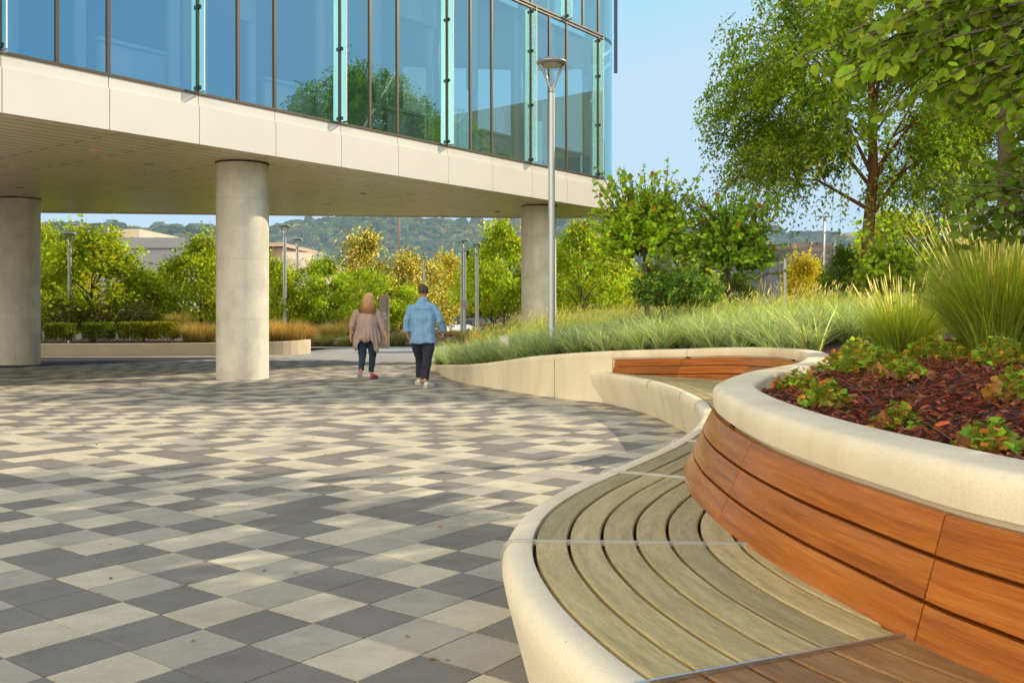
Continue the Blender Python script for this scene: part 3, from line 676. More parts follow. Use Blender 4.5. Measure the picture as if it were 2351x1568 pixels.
# ------------------------------------------------------------------ leaf and blade builders
def unit(v): return v/np.maximum(np.linalg.norm(v, axis=-1, keepdims=True), 1e-9)
KITE = np.array([(0, 0, 0), (.45, .5, .06), (1, 0, 0), (.45, -.5, .06)])
OVAL = np.array([(0, 0, 0), (.22, .30, .05), (.55, .36, .07), (.85, .2, .03), (1, 0, -.03), (.85, -.2, .03), (.55, -.36, .07), (.22, -.30, .05)])
HEART = np.array([(.06, 0, 0), (-.04, .22, .03), (.12, .46, .07), (.42, .52, .09), (.75, .30, .03), (1, 0, -.08), (.75, -.30, .03), (.42, -.52, .09), (.12, -.46, .07), (-.04, -.22, .03)])
def leaves(pos, axis, size, shape, col, aspect=1.0, seed=0, up=None, roll=1.0):
    r = np.random.default_rng(seed); n = len(pos); a = unit(np.asarray(axis, float))
    ref = r.normal(size=(n, 3))*roll
    if up is not None: ref = ref+np.asarray(up)
    nn = ref-a*(ref*a).sum(1, keepdims=True); nn = unit(nn); b_ = np.cross(nn, a)
    size = np.broadcast_to(np.asarray(size, float), (n,))[:, None, None]
    V = pos[:, None, :]+size*(shape[None, :, 0:1]*a[:, None, :]+aspect*shape[None, :, 1:2]*b_[:, None, :]+shape[None, :, 2:3]*nn[:, None, :])
    k = len(shape); Fc = np.arange(n*k).reshape(n, k)
    return V.reshape(-1, 3), Fc, np.repeat(np.clip(col, .004, .9), k, 0)
def blades(base, L, ang, lean, droop, width, col, tip=None, seed=0, lev=4):
    r = np.random.default_rng(seed); n = len(base); d = np.stack([np.cos(ang), np.sin(ang), np.zeros(n)], 1)
    sa = ang+math.pi/2+r.normal(0, .5, n); s = np.stack([np.cos(sa), np.sin(sa), np.zeros(n)], 1)
    L = np.asarray(L)[:, None]; lean = np.asarray(lean)[:, None]; droop = np.asarray(droop)[:, None]
    Vs = []; Cs = []
    for k in range(lev+1):
        u = k/lev; c = base+np.array([0, 0, 1])*L*(u*np.sqrt(np.maximum(1-lean**2*.5, .2))-droop*u*u*.62)+d*L*(lean*u+droop*u*u*.55)
        wv = (np.asarray(width)*(1-u)**.6*.5+.0004)[:, None]
        Vs += [c-s*wv, c+s*wv]
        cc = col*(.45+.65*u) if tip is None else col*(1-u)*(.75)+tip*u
        Cs += [cc, cc]
    V = np.stack(Vs, 1).reshape(-1, 3); C = np.stack(Cs, 1).reshape(-1, 3); K = 2*(lev+1)
    b0 = (np.arange(n)*K)[:, None]; Fc = np.concatenate([b0+np.array([[2*k, 2*k+1, 2*k+3, 2*k+2]]) for k in range(lev)], 0)
    tipp = base+np.array([0, 0, 1])*L*(np.sqrt(np.maximum(1-lean**2*.5, .2))-droop*.62)+d*L*(lean+droop*.55)
    tdir = unit(np.array([0, 0, 1])*(np.sqrt(np.maximum(1-lean**2*.5, .2))-droop*1.24)+d*(lean+droop*1.1))
    return V, Fc, C, tipp, tdir
def spikes(tip, tdir, length, width, col, seed=0):
    """seed heads: two crossed slim spindles"""
    r = np.random.default_rng(seed); n = len(tip); SP = np.array([(0, 0, 0), (.3, .5, 0), (.7, .4, 0), (1, 0, 0), (.7, -.4, 0), (.3, -.5, 0)])
    out = []
    for q in range(2):
        V, Fc, C = leaves(tip, tdir, length, SP, col, aspect=width/np.mean(length), seed=seed+q); out.append((V, Fc, C))
    return merge(out)
def merge(parts):
    V = []; Fc = []; C = []; b0 = 0
    for v, f, c in parts: V.append(v); Fc.append(f+b0); C.append(c); b0 += len(v)
    return np.concatenate(V), np.concatenate(Fc), np.concatenate(C)
def vary(c, n, amt=.25, hue=.12, seed=0):
    r = np.random.default_rng(seed); k = np.exp(r.normal(0, amt, (n, 1))); h = 1+r.normal(0, hue, (n, 3))*np.array([1, .4, .8])
    return np.clip(np.array(c)[None]*k*h, .004, .8)

# ------------------------------------------------------------------ mulch of shredded red bark
n = 48000; r = np.random.default_rng(11)
px_ = .9+r.random(n*3)**1.3*4.2; py_ = .9+r.random(n*3)**1.2*9.5; d_, h_ = bed_d(px_, py_)
k_ = inside(bedpoly, px_, py_) & (d_ > .19); px_, py_ = px_[k_][:n], py_[k_][:n]; n = len(px_)
pos = np.stack([px_, py_, bed_z(px_, py_)+r.random(n)*.022], 1); ang = r.random(n)*6.283
ax = np.stack([np.cos(ang), np.sin(ang), r.normal(0, .28, n)], 1)
CH = np.array([(0, .3, 0), (.1, -.5, 0), (.55, -.55, .12), (1, -.25, 0), (.93, .4, 0), (.45, .5, .13)])
V, Fc, C = leaves(pos, ax, r.uniform(.014, .052, n), CH, vary((.145, .044, .028), n, .5, .22, 3), aspect=.3, seed=5, up=(0, 0, 1.6))
k6 = r.random(n) < .05; C6 = C.reshape(n, 6, 3); C6[k6] = np.array([.26, .15, .09]); C = C6.reshape(-1, 3)
tag(obj('bark_mulch', V, Fc, M['leaf_dull'], col=C), 'shredded dark red bark mulch', 'mulch', kind='stuff')

# ------------------------------------------------------------------ grasses of the mound (nobody could count the blades)
def scatter(n, x0, x1, y0, y1, cond, seed):
    r = np.random.default_rng(seed); x = r.uniform(x0, x1, n*6); y = r.uniform(y0, y1, n*6)
    d, h = bed_d(x, y); ok = inside(bedpoly, x, y) & cond(x, y, d); x, y = x[ok][:n], y[ok][:n]
    return np.stack([x, y, bed_z(x, y)], 1)
def clumpy(p, f=1.3, seed=0):
    return np.array([noise.noise((a*f+seed, b_*f, 3.1+seed)) for a, b_ in p[:, :2]])
# blue green sedge spilling along the wall
def c1(x, y, d): return (y > 10.3) & (d > .16) & (d < 2.6+.4*np.sin(x*2)) & ((x < 3.6) | (y > 11.2)) & (x < 7)
p = scatter(30000, -1.9, 7, 10.3, 24, c1, 21); n = len(p); r = np.random.default_rng(22)
# gather blades into tufts
tc2 = p[r.integers(0, n, 420)]; q = np.argmin((p[:, None, 0]-tc2[None, :, 0])**2+(p[:, None, 1]-tc2[None, :, 1])**2, 1)
p[:, :2] += (tc2[q][:, :2]-p[:, :2])*.62; dd_, _ = bed_d(p[:, 0], p[:, 1]); kk = dd_ > .15; p, q = p[kk], q[kk]; n = len(p); p[:, 2] = bed_z(p[:, 0], p[:, 1])
ang = np.arctan2(p[:, 1]-tc2[q][:, 1], p[:, 0]-tc2[q][:, 0])+r.normal(0, .7, n); ang = np.where(r.random(n) < .35, math.pi+r.normal(0, .6, n), ang)
cb = vary((.205, .27, .145), n, .36, .10, 23)*(1+.35*r.normal(0, 1, (420, 1))[q]*.35)
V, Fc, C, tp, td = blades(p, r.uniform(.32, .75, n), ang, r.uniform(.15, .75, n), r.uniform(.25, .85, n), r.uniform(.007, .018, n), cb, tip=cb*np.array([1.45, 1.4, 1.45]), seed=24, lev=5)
tag(obj('sedge_grass', V, Fc, M['grass'], col=C, smooth=True), 'arching blue green sedge grass spilling over the wall', 'grass', kind='stuff')
# taller soft meadow grass behind, seed heads leaning right
def c2(x, y, d): return (y > 11.3) & (d > 1.5) & (y < 30) & (x > -1.3) & (x < 2.2+.50*y)
p = scatter(42000, -1.5, 14, 11, 30, c2, 31); n = len(p); r = np.random.default_rng(32)
cl = clumpy(p, .9, 2); L_ = r.uniform(.50, .82, n)*(1+.30*cl); ang = r.normal(.25, .9, n)
cb = vary((.165, .23, .050), n, .3, .12, 33)*(1+.5*cl[:, None])
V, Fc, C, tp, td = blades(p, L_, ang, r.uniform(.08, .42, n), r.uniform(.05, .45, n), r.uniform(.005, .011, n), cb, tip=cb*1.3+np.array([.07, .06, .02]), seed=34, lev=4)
sel = r.random(n) < .22
Vs, Fs, Cs = spikes(tp[sel], td[sel], r.uniform(.07, .13, sel.sum()), .011, vary((.42, .40, .20), sel.sum(), .2, .06, 35), 36)
tag(obj('meadow_grass', V, Fc, M['grass'], col=C, smooth=True), 'tall soft green meadow grass on the mound', 'grass', kind='stuff')
tag(obj('grass_seed_heads', Vs, Fs, M['grass'], col=Cs), 'pale seed heads above the meadow grass', 'grass', kind='stuff')

# ------------------------------------------------------------------ fountain grass clumps
def fountain(name, label, x, y, nb, L, nsp, seed, rad=.16, group='fountain grass clumps'):
    r = np.random.default_rng(seed); z = float(bed_z([x], [y])[0])-.02; th = thing(name, label, 'grass clump', (x, y, z), group)
    a = r.random(nb)*6.283; rr = rad*np.sqrt(r.random(nb)); base = np.stack([x+rr*np.cos(a), y+rr*np.sin(a), np.full(nb, z)], 1)
    ang = a+r.normal(0, .5, nb); cb = vary((.16, .225, .035), nb, .28, .12, seed+1)
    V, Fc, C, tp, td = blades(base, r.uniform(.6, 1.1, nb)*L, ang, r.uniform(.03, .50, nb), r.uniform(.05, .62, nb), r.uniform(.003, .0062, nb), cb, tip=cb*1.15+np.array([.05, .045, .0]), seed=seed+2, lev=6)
    obj('blades', V, Fc, M['grass'], th, col=C, smooth=True)
    a = r.random(nsp)*6.283; base = np.stack([x+rad*.6*np.cos(a), y+rad*.6*np.sin(a), np.full(nsp, z)], 1)
    V, Fc, C, tp, td = blades(base, r.uniform(.70, 1.10, nsp)*L*1.08, a, r.uniform(.03, .42, nsp), r.uniform(.0, .2, nsp), np.full(nsp, .0028), vary((.30, .26, .10), nsp, .2, .1, seed+3), seed=seed+4, lev=5)
    Vs, Fs, Cs = spikes(tp-td*.08, td, r.uniform(.10, .18, nsp), .0075, vary((.58, .56, .38), nsp, .18, .06, seed+5), seed+6)
    obj('stalks', V, Fc, M['grass'], th, col=C); obj('seed_spikes', Vs, Fs, M['grass'], th, col=Cs)
fountain('fountain_grass', 'big green fountain grass clump with pale upright spikes, largest of the clumps by the mulch', 3.0, 5.7, 4200, .84, 210, 41)
fountain('fountain_grass', 'small yellow green fountain grass clump beside the bigger one, below the leafy shrub', 3.0, 7.1, 2000, .62, 70, 51, .13)
fountain('fountain_grass', 'dark green fountain grass clump cut by the picture edge behind the big one', 3.75, 6.6, 2400, .80, 80, 61, .2)
fountain('fountain_grass', 'low fountain grass clump at the edge of the frame nearest the mulch', 3.35, 5.0, 1400, .55, 30, 71, .13)

# ------------------------------------------------------------------ coral bells in the mulch
LOBE = []
for k in range(15):
    w = -2.75+5.5*k/14; rr = .5*(1+.17*math.cos(w*5.2))*(1 if abs(w) < 2.3 else .8); LOBE.append((.5+rr*math.cos(w), rr*math.sin(w), .07*math.cos(w*2.6)-.10*rr))
LOBE = np.array(LOBE)
def coral(x, y, rad, nl, seed, label):
    r = np.random.default_rng(seed); z = float(bed_z([x], [y])[0]); th = thing('coral_bells', label, 'plant', (x, y, z), 'coral bells plants in the mulch')
    a = r.random(nl)*6.283; q = np.sqrt(r.random(nl)); rr = rad*q; h = rad*(.35+.85*(1-q**1.6))*r.uniform(.6, 1.1, nl)
    tip = np.stack([x+rr*np.cos(a), y+rr*np.sin(a), z+h], 1); base = np.stack([x+.12*rr*np.cos(a), y+.12*rr*np.sin(a), np.full(nl, z)], 1)
    axis = np.stack([np.cos(a+r.normal(0, .5, nl)), np.sin(a+r.normal(0, .5, nl)), r.normal(-.12, .3, nl)], 1)
    col = vary((.088, .145, .024), nl, .35, .16, seed+1); dead = r.random(nl) < .16; col[dead] = vary((.24, .115, .03), dead.sum(), .25, .1, seed+2)
    sz = r.uniform(.026, .052, nl)*(rad/.17)**.5
    V, Fc, C = leaves(tip-axis*sz[:, None]*.3, axis, sz, LOBE, col, seed=seed+3, up=(0, 0, 2.2))
    obj('leaf_rosette', V, Fc, M['leaf'], th, col=C)
    SH_ = np.array([(0, .012, 0), (1, .009, 0), (1, -.009, 0), (0, -.012, 0)]); ln = np.linalg.norm(tip-base, axis=1)
    V, Fc, C = leaves(base, tip-base, ln, SH_, vary((.17, .19, .06), nl, .2, .1, seed+4), seed=seed+5); obj('stalks', V, Fc, M['leaf'], th, col=C)
    nd = max(8, nl//5); a = r.random(nd)*6.283; rr = rad*r.uniform(.3, 1.15, nd); p = np.stack([x+rr*np.cos(a), y+rr*np.sin(a), z+r.uniform(.004, .05, nd)], 1)
    V, Fc, C = leaves(p, np.stack([np.cos(a), np.sin(a), r.normal(0, .5, nd)], 1), r.uniform(.03, .06, nd), LOBE*np.array([1, 1, 2.6]), vary((.25, .115, .045), nd, .3, .12, seed+6), seed=seed+7, up=(0, 0, 1)); obj('withered_leaves', V, Fc, M['leaf_dull'], th, col=C)
for k, (xd, yd, Y, rad, nl, lb) in enumerate((
    (1895, 905, 3.95, .155, 75, 'bushiest green coral bells plant next to the inner curve of the wall cap'),
    (2075, 885, 4.45, .15, 70, 'green coral bells plant in the middle of the mulch'),
    (2062, 958, 3.15, .115, 46, 'small coral bells plant with brown dry leaves close to the wall cap'),
    (2268, 1010, 2.62, .125, 46, 'coral bells plant with many withered leaves nearest the camera by the cap'),
    (2300, 880, 4.5, .20, 85, 'round leaved coral bells plant under the big fountain grass'),
    (2345, 955, 3.3, .16, 60, 'coral bells plant cut off by the picture edge'),
    (1835, 868, 4.9, .15, 60, 'yellowing coral bells plant squeezed against the wall cap where it curves'),
    (1962, 850, 5.6, .19, 70, 'coral bells plant behind the bushiest one, with small leaves'),
    (1925, 838, 6.3, .2, 70, 'olive coral bells plant near the tip of the wall cap'),
    (2030, 828, 6.6, .2, 70, 'coral bells plant in the middle row with rusty leaves at its foot'),
    (2130, 830, 6.2, .24, 95, 'wide coral bells plant left of the big fountain grass'),
    (2195, 838, 5.7, .17, 65, 'brownish coral bells plant at the foot of the small fountain grass'),
    (1975, 803, 8.0, .28, 95, 'bright lime coral bells plant farthest back next to the sedge'),
    (2055, 795, 8.5, .30, 95, 'bright lime coral bells plant below the leafy shrub'),
    (2130, 790, 8.0, .26, 85, 'lime coral bells plant left of the small fountain grass'))):
    coral(pxx(xd, Y), Y, rad*.68, int(nl*2.2), 100+k*10, lb)
# a few long pine straws and twigs over the mulch
n = 140; r = np.random.default_rng(91); x = r.uniform(1.2, 3.2, n*4); y = r.uniform(1.8, 6, n*4); d, _ = bed_d(x, y); ok = inside(bedpoly, x, y) & (d > .3); x, y = x[ok][:n], y[ok][:n]; n = len(x)
a = r.random(n)*6.28; V, Fc, C, _, _ = blades(np.stack([x, y, bed_z(x, y)+.02], 1), r.uniform(.08, .25, n), a, np.full(n, 1.25), np.full(n, .15), np.full(n, .003), vary((.34, .20, .10), n, .3, .1, 92), tip=vary((.34, .20, .10), n, .3, .1, 92), seed=93)
tag(obj('dry_straw', V, Fc, M['leaf_dull'], col=C), 'thin dry straws lying on the mulch', 'straw', kind='stuff')
# a few fallen leaves on the pavers
n = 260; r = np.random.default_rng(95); x = r.uniform(-6, 1.2, n); y = r.uniform(2, 14, n); a = r.random(n)*6.28
keepf = np.array([not (np.min(np.hypot(Oc[:, 0]-xx, Oc[:, 1]-yy)) < .12 or inside([tuple(p) for p in Oc[::5]]+[(6, 0), (6, 14)], np.array([xx]), np.array([yy]))[0]) for xx, yy in zip(x, y)]); x, y, a = x[keepf], y[keepf], a[keepf]; n = len(x)
V, Fc, C = leaves(np.stack([x, y, gza(y)+.006], 1), np.stack([np.cos(a), np.sin(a), r.normal(0, .12, n)], 1), r.uniform(.012, .034, n), KITE, vary((.22, .13, .05), n, .4, .15, 96), seed=97, up=(0, 0, 4))
tag(obj('fallen_leaves', V, Fc, M['leaf_dull'], col=C), 'small dry leaves scattered over the pavers', 'leaves', kind='stuff')
# ------------------------------------------------------------------ trees and shrubs
def shoots_plant(name, label, cat_, base, trunk_pts, trunk_r, shoots, leafsize, per, shape, colr, seed, group=None, stem_r=.006, leafmat_='leaf', barkm='bark_grey', spread=.35, tipcol=None, limb_every=1, up=(0, 0, 1.0), aspect=1.0):
    """shoots: list of (start, mid, end). Leaves sit along the outer two thirds of each shoot."""
    r = np.random.default_rng(seed); th = thing(name, label, cat_, base, group)
    mb = MB()
    if trunk_pts: mb.tube(trunk_pts, trunk_r, 10)
    P0 = np.array([s[0] for s in shoots]); P1 = np.array([s[1] for s in shoots]); P2 = np.array([s[2] for s in shoots])
    for k in range(0, len(shoots), limb_every):
        pts = [P0[k], P0[k]*.25+P1[k]*.5+P2[k]*.25, P2[k]]; mb.tube(pts, [stem_r*1.3, stem_r, stem_r*.4], 5, cap=False)
    mb.build('trunk' if trunk_pts else 'stems', M[barkm], th, True)
    n = len(shoots); u = np.tile(np.linspace(.12, 1, per), (n, 1))+r.normal(0, .02, (n, per)); u = u[:, :, None]
    pos = (1-u)**2*P0[:, None]+2*u*(1-u)*P1[:, None]+u*u*P2[:, None]; tg = unit(2*(1-u)*(P1-P0)[:, None]+2*u*(P2-P1)[:, None])
    side = unit(np.cross(tg, r.normal(size=pos.shape)))
    ax = unit(tg*.45+side*.9+np.array([0, 0, -spread]))
    pos = pos.reshape(-1, 3); ax = ax.reshape(-1, 3); N = len(pos)
    shade = np.repeat(np.exp(r.normal(0, .18, n)), per)[:, None]
    col = vary(colr, N, .18, .10, seed+1)*shade
    if tipcol is not None:
        k = (np.tile(np.linspace(0, 1, per), n) > .86) & (np.repeat(r.random(n)+(np.arange(n) < n*.76)*2, per) < .14); col[k] = vary(tipcol, k.sum(), .2, .1, seed+2)
    V, Fc, C = leaves(pos, ax, r.uniform(.65, 1.15, N)*leafsize, shape, col, seed=seed+3, up=up, aspect=aspect)
    obj('crown' if trunk_pts else 'foliage', V, Fc, M[leafmat_], th, col=C)
    return th
def ell_dir(r, n, zmin=-.35):
    out = []
    while len(out) < n:
        v = r.normal(size=3); v /= np.linalg.norm(v)
        if v[2] > zmin: out.append(v)
    return np.array(out)
def bush_shoots(c, rad, n, seed, length=(.3, .6), upb=.5, droop=.1, zmin=-.3, inner=.15, core=None):
    r = np.random.default_rng(seed); c = np.array(c); rad = np.array(rad); d = ell_dir(r, n, zmin); out = []
    for v in d:
        e = c+v*rad*r.uniform(.55, 1.0); l = r.uniform(*length); w = unit(v*rad+np.array([0, 0, upb*rad.max()])+r.normal(0, .25, 3)*rad.max())
        s = e-w*l; m_ = (s+e)/2+r.normal(0, .04, 3); e2 = e-np.array([0, 0, droop*l]); out.append((s, m_, e2))
    return out
def tall_shoots(c, rad, n, seed, length, **k):
    return bush_shoots(c, rad, n, seed, length, **k)
# two round leaved redbuds behind the mound
def redbud(label, xd, ytop, ybot, wd, Y, n, seed, col):
    X = pxx(xd, Y); zt, zb = pz(ytop, Y), pz(ybot, Y); rw = wd/F*Y/2; c = (X, Y, (zt+zb)/2); zg = float(bed_z([X], [Y])[0])
    r = np.random.default_rng(seed); sh = bush_shoots(c, (rw*.95, rw*.95, (zt-zb)/2*.9), n, seed, (.25, .5), .35, .15)
    for k in range(int(n*.16)):                # leaders that break the outline
        a = r.uniform(0, 6.283); q = r.uniform(.1, .75)*rw; s = np.array([X+q*math.cos(a), Y+q*math.sin(a), c[2]+(zt-zb)*r.uniform(.1, .3)]); e = s+np.array([math.cos(a)*.35+r.normal(0, .1), math.sin(a)*.35, r.uniform(.4, .75)]); sh.append((s, (s+e)/2+np.array([0, 0, .05]), e))
    for k in range(int(n*.12)):
        a = r.uniform(0, 6.283); s = np.array([X+rw*.5*math.cos(a), Y+rw*.5*math.sin(a), c[2]+(zt-zb)*r.uniform(-.3, .2)]); e = s+np.array([math.cos(a)*rw*.62, math.sin(a)*rw*.6, r.uniform(.0, .3)]); sh.append((s, (s+e)/2+np.array([0, 0, .1]), e))
    return shoots_plant('redbud_tree', label, 'tree', (X, Y, zg), [(X, Y, zg-.05), (X+.03, Y, zg+.5), (X-.02, Y, c[2]-.1), (X+.03, Y, c[2]+.5)], [.065, .05, .04, .015], sh, .085, 11, HEART, col, seed, 'redbud trees on the mound', .008, tipcol=(.22, .085, .025))
redbud('bright green redbud tree with reddish tips, left of the two behind the grass', 1482, 405, 690, 245, 17.0, 460, 201, (.150, .235, .024))
redbud('darker green redbud tree, right of the two behind the grass', 1672, 458, 700, 230, 17.6, 440, 211, (.105, .185, .025))
# shrub in front of them
def leafy(label, xd, ytop, ybot, wd, Y, n, seed, col, size=.06, name='leafy_shrub', shape=OVAL, per=12, upb=.9, extra=0, grp=None, zg=None, aspect=1.0, length=None):
    X = pxx(xd, Y); zt, zb = pz(ytop, Y), pz(ybot, Y); rw = wd/F*Y/2; hz = (zt-zb)/2; r = np.random.default_rng(seed)
    zg = float(bed_z([X], [Y])[0]) if zg is None else zg
    sh = bush_shoots((X, Y, (zt+zb)/2), (rw, rw*.9, hz*.9), n, seed, length or (hz*.35, hz*.8), upb, .1)
    for k in range(extra):
        a = r.uniform(0, 6.283); q = r.uniform(.1, .6)*rw; s = np.array([X+q*math.cos(a), Y+q*math.sin(a), (zt+zb)/2+hz*.2]); e = s+np.array([math.cos(a)*.18, math.sin(a)*.18, hz*r.uniform(.9, 1.45)]); sh.append((s, (s+e)/2, e))
    for k in range(9):
        a = r.uniform(0, 6.283); s = np.array([X, Y, zg]); e = np.array([X+rw*.5*math.cos(a), Y+rw*.5*math.sin(a), (zt+zb)/2]); sh.append((s, (s+e)/2, e))
    return shoots_plant(name, label, 'shrub', (X, Y, zg), None, None, sh, size, per, shape, col, seed, grp, .005, up=(0, 0, 1.4), aspect=aspect)
leafy('dark green oval leaved shrub in front of the two redbuds', 1555, 598, 735, 240, 15.2, 330, 221, (.055, .115, .022), .065, extra=22)
leafy('yellow green oval leaved shrub with upright shoots in front of the tall tree trunk', 2068, 545, 700, 235, 9.2, 300, 231, (.105, .175, .016), .062, extra=26)
leafy('small leafy shrub at the right behind the seed spikes', 2235, 520, 660, 190, 9.8, 200, 241, (.085, .14, .02), .062, extra=12)
# tall shrub outside the frame whose branches reach in
X, Y = 3.1, 4.75; sh = bush_shoots((X, Y, 1.75), (.85, .6, .55), 110, 251, (.3, .6), .1, .3)
for e in ((2.05, 4.5, 1.80), (2.12, 4.55, 1.62), (2.2, 4.6, 1.72), (2.28, 4.7, 1.56), (2.4, 4.6, 1.86), (2.35, 4.8, 1.95), (2.5, 4.5, 1.6)):
    s = np.array([2.9, 4.75, 1.72]); e = np.array(e); sh.append((s, (s+e)/2+np.array([0, 0, .08]), e))
zg = float(bed_z([X], [Y])[0]); shoots_plant('overhanging_shrub', 'dark oval leaved shrub whose branches reach in from the right edge above the seed spikes', 'shrub', (X, Y, zg), [(X, Y, zg), (X, Y+.02, 1.3), (X-.05, Y, 1.75)], [.03, .022, .01], sh, .062, 13, OVAL, (.050, .095, .016), 251, None, .005, up=(0, 0, .8))
# redbud whose canopy hangs over the top right corner
X, Y = 4.35, 5.1; zg = float(bed_z([X], [Y])[0]); sh = bush_shoots((X-.15, Y, 3.75), (2.35, 2.0, 1.35), 620, 261, (.35, .8), .0, .35, zmin=-.9)
r = np.random.default_rng(262)
for e in ((1.66, 5.0, 2.50), (1.80, 4.9, 2.78), (1.9, 5.1, 2.46), (2.02, 5.0, 2.40), (2.12, 4.9, 2.62), (2.2, 5.0, 2.36), (2.3, 5.1, 2.5), (1.72, 5.1, 2.92), (2.5, 5.0, 2.28), (2.62, 4.9, 2.15), (2.75, 5.0, 2.05), (2.62, 5.2, 2.4), (2.75, 5.1, 2.3), (2.9, 4.8, 2.0)):
    for q in range(6):
        e2 = np.array(e)+r.normal(0, .11, 3); s = e2+np.array([.75, .1, .28]); sh.append((s, (s+e2)/2+np.array([0, 0, .10]), e2))
shoots_plant('redbud_tree', 'big leaved redbud branches hanging into the top right corner', 'tree', (X, Y, zg), [(X, Y, zg-.05), (X+.05, Y, 1.8), (X-.05, Y+.05, 2.8), (X-.1, Y, 3.9)], [.10, .085, .07, .03], sh, .074, 17, HEART, (.092, .155, .020), 263, 'redbud trees beside the camera', .008, up=(0, 0, .5), spread=.8)
# more of the same row outside the frame: they throw the dappled shade
for k, (X, Y, R, zc_) in enumerate(((6.4, 8.0, 1.9, 4.9), (6.9, 5.0, 1.9, 4.7), (6.6, 1.6, 1.8, 4.0), (5.3, 9.9, 1.7, 5.6))):
    zg = float(bed_z([X], [Y])[0]); sh = bush_shoots((X, Y, zc_), (R, R, R*.62), 300, 271+k*5, (.4, .9), .1, .3, zmin=-.8)
    shoots_plant('redbud_tree', ('redbud tree standing right of the picture edge', 'wide redbud tree farther right of the picture', 'small redbud tree beside the camera', 'high crowned redbud tree just over the top right corner')[k], 'tree', (X, Y, zg), [(X, Y, zg-.05), (X, Y, zc_-.6), (X, Y, zc_+.4)], [.1, .07, .03], sh, .115, 13, HEART, (.06, .11, .02), 272+k*5, 'redbud trees beside the camera', .01, up=(0, 0, .5))

# the tall elm with drooping sprays
def elm(label, X, Y, zt, cz, rad, n, seed, col, per=26, leaf=.075, trunk_r=.145):
    r = np.random.default_rng(seed); zg = float(bed_z([X], [Y])[0]); th = thing('elm_tree', label, 'tree', (X, Y, zg), 'elm trees')
    mb = MB(); mb.tube([(X-.10, Y, zg-.1), (X-.05, Y, zg+1), (X, Y, zg+2.2), (X+.12, Y, zg+3.6), (X+.05, Y, cz+1), (X+.1, Y, cz+rad[2]*.7)], [trunk_r*1.1, trunk_r, trunk_r*.92, trunk_r*.75, trunk_r*.45, .03], 14)
    limbs = []
    for k in range(26):
        a = k*2.4+r.normal(0, .3); h = zg+2.5+(cz+1.2-zg-2.5)*(k/26)**.9; e = np.array([X+math.cos(a)*rad[0]*.8*r.uniform(.6, 1), Y+math.sin(a)*rad[1]*.8*r.uniform(.6, 1), h+rad[2]*r.uniform(.25, .75)]); s = np.array([X+.03, Y, h]); m_ = (s+e)/2+np.array([0, 0, .3])
        if e[2] > cz+rad[2]: e[2] = cz+rad[2]*.9
        rr = trunk_r*(.34 if k < 8 else .18); mb.tube([s, s*.5+m_*.5, m_, m_*.5+e*.5, e], [rr, rr*.8, rr*.6, rr*.4, .015], 7, cap=False); limbs.append((s, m_, e))
    mb.build('trunk', M['bark'], th, True)
    # sprays: start on a limb or within the crown and arch over
    P0 = []; P1 = []; P2 = []
    for k in range(n):
        v = ell_dir(r, 1, -.75)[0]; q = r.uniform(.30, 1.0)**.55; e = np.array([X, Y, cz])+v*np.array(rad)*q
        lump = noise.noise(Vector((e[0]*.62+seed, e[1]*.62, e[2]*1.05)))
        if lump < -.09+.12*q: continue
        if e[2] < cz-.6 and abs(e[0]-X) < .42 and e[1] < Y-.1: continue
        out = unit(np.array([v[0], v[1], .25])+r.normal(0, .3, 3)); l = r.uniform(.5, 1.15)*(1.15 if q > .85 else .8)
        s = e-out*l*.75; dr = r.uniform(.45, 1.25)*l; e2 = e+np.array([out[0], out[1], 0])*l*.15-np.array([0, 0, dr*.7]); P0.append(s); P1.append(e+np.array([0, 0, .05])); P2.append(e2)
    for k in range(110):                       # low hanging sprays at the skirt of the crown
        a = r.uniform(2.3, 5.6); q = r.uniform(.35, 1.0); e = np.array([X+math.cos(a)*rad[0]*q*.98, Y+math.sin(a)*rad[1]*q, cz-rad[2]*r.uniform(.62, .92)*(1.12-.35*q)]); out = np.array([math.cos(a), math.sin(a), 0])
        s = e-out*.45+np.array([0, 0, .35]); P0.append(s); P1.append(e+np.array([0, 0, .12])); P2.append(e+out*.18-np.array([0, 0, r.uniform(.5, 1.05)]))
    P0, P1, P2 = map(np.array, (P0, P1, P2)); n = len(P0); u = np.tile(np.linspace(.05, 1, per), (n, 1))[:, :, None]
    pos = (1-u)**2*P0[:, None]+2*u*(1-u)*P1[:, None]+u*u*P2[:, None]; tg = unit(2*(1-u)*(P1-P0)[:, None]+2*u*(P2-P1)[:, None]); sgn = np.where(np.arange(per) % 2, 1, -1)[None, :, None]
    side = unit(np.cross(tg, r.normal(size=(n, 1, 3)))); pos = pos+r.normal(0, .035, pos.shape); ax = unit(tg*.7+side*sgn+np.array([0, 0, -.35]))
    N = n*per; col_ = vary(col, N, .16, .1, seed+1)*np.repeat(np.exp(r.normal(0, .25, n)), per)[:, None]
    V, Fc, C = leaves(pos.reshape(-1, 3), ax.reshape(-1, 3), r.uniform(.7, 1.1, N)*leaf, KITE, col_, seed=seed+2, aspect=.5)
    obj('crown', V, Fc, M['leaf'], th, col=C)
    mb = MB()
    for k in range(0, n, 3): mb.tube([P0[k], P0[k]*.25+P1[k]*.5+P2[k]*.25, P2[k]], [.011, .006, .002], 3, cap=False)
    mb.build('twigs', M['bark_grey'], th)['kind'] = 'stuff'
elm('tall elm with orange bark and drooping small leaved sprays against the sky', 8.1, 21.0, 10, 6.2, (3.8, 3.1, 3.3), 7600, 301, (.090, .150, .018), per=20, leaf=.115)
elm('denser darker elm standing right of the tall one at the picture edge', 14.6, 25.0, 9, 5.9, (4.3, 3.4, 3.7), 6600, 311, (.085, .135, .018), per=22, leaf=.10)
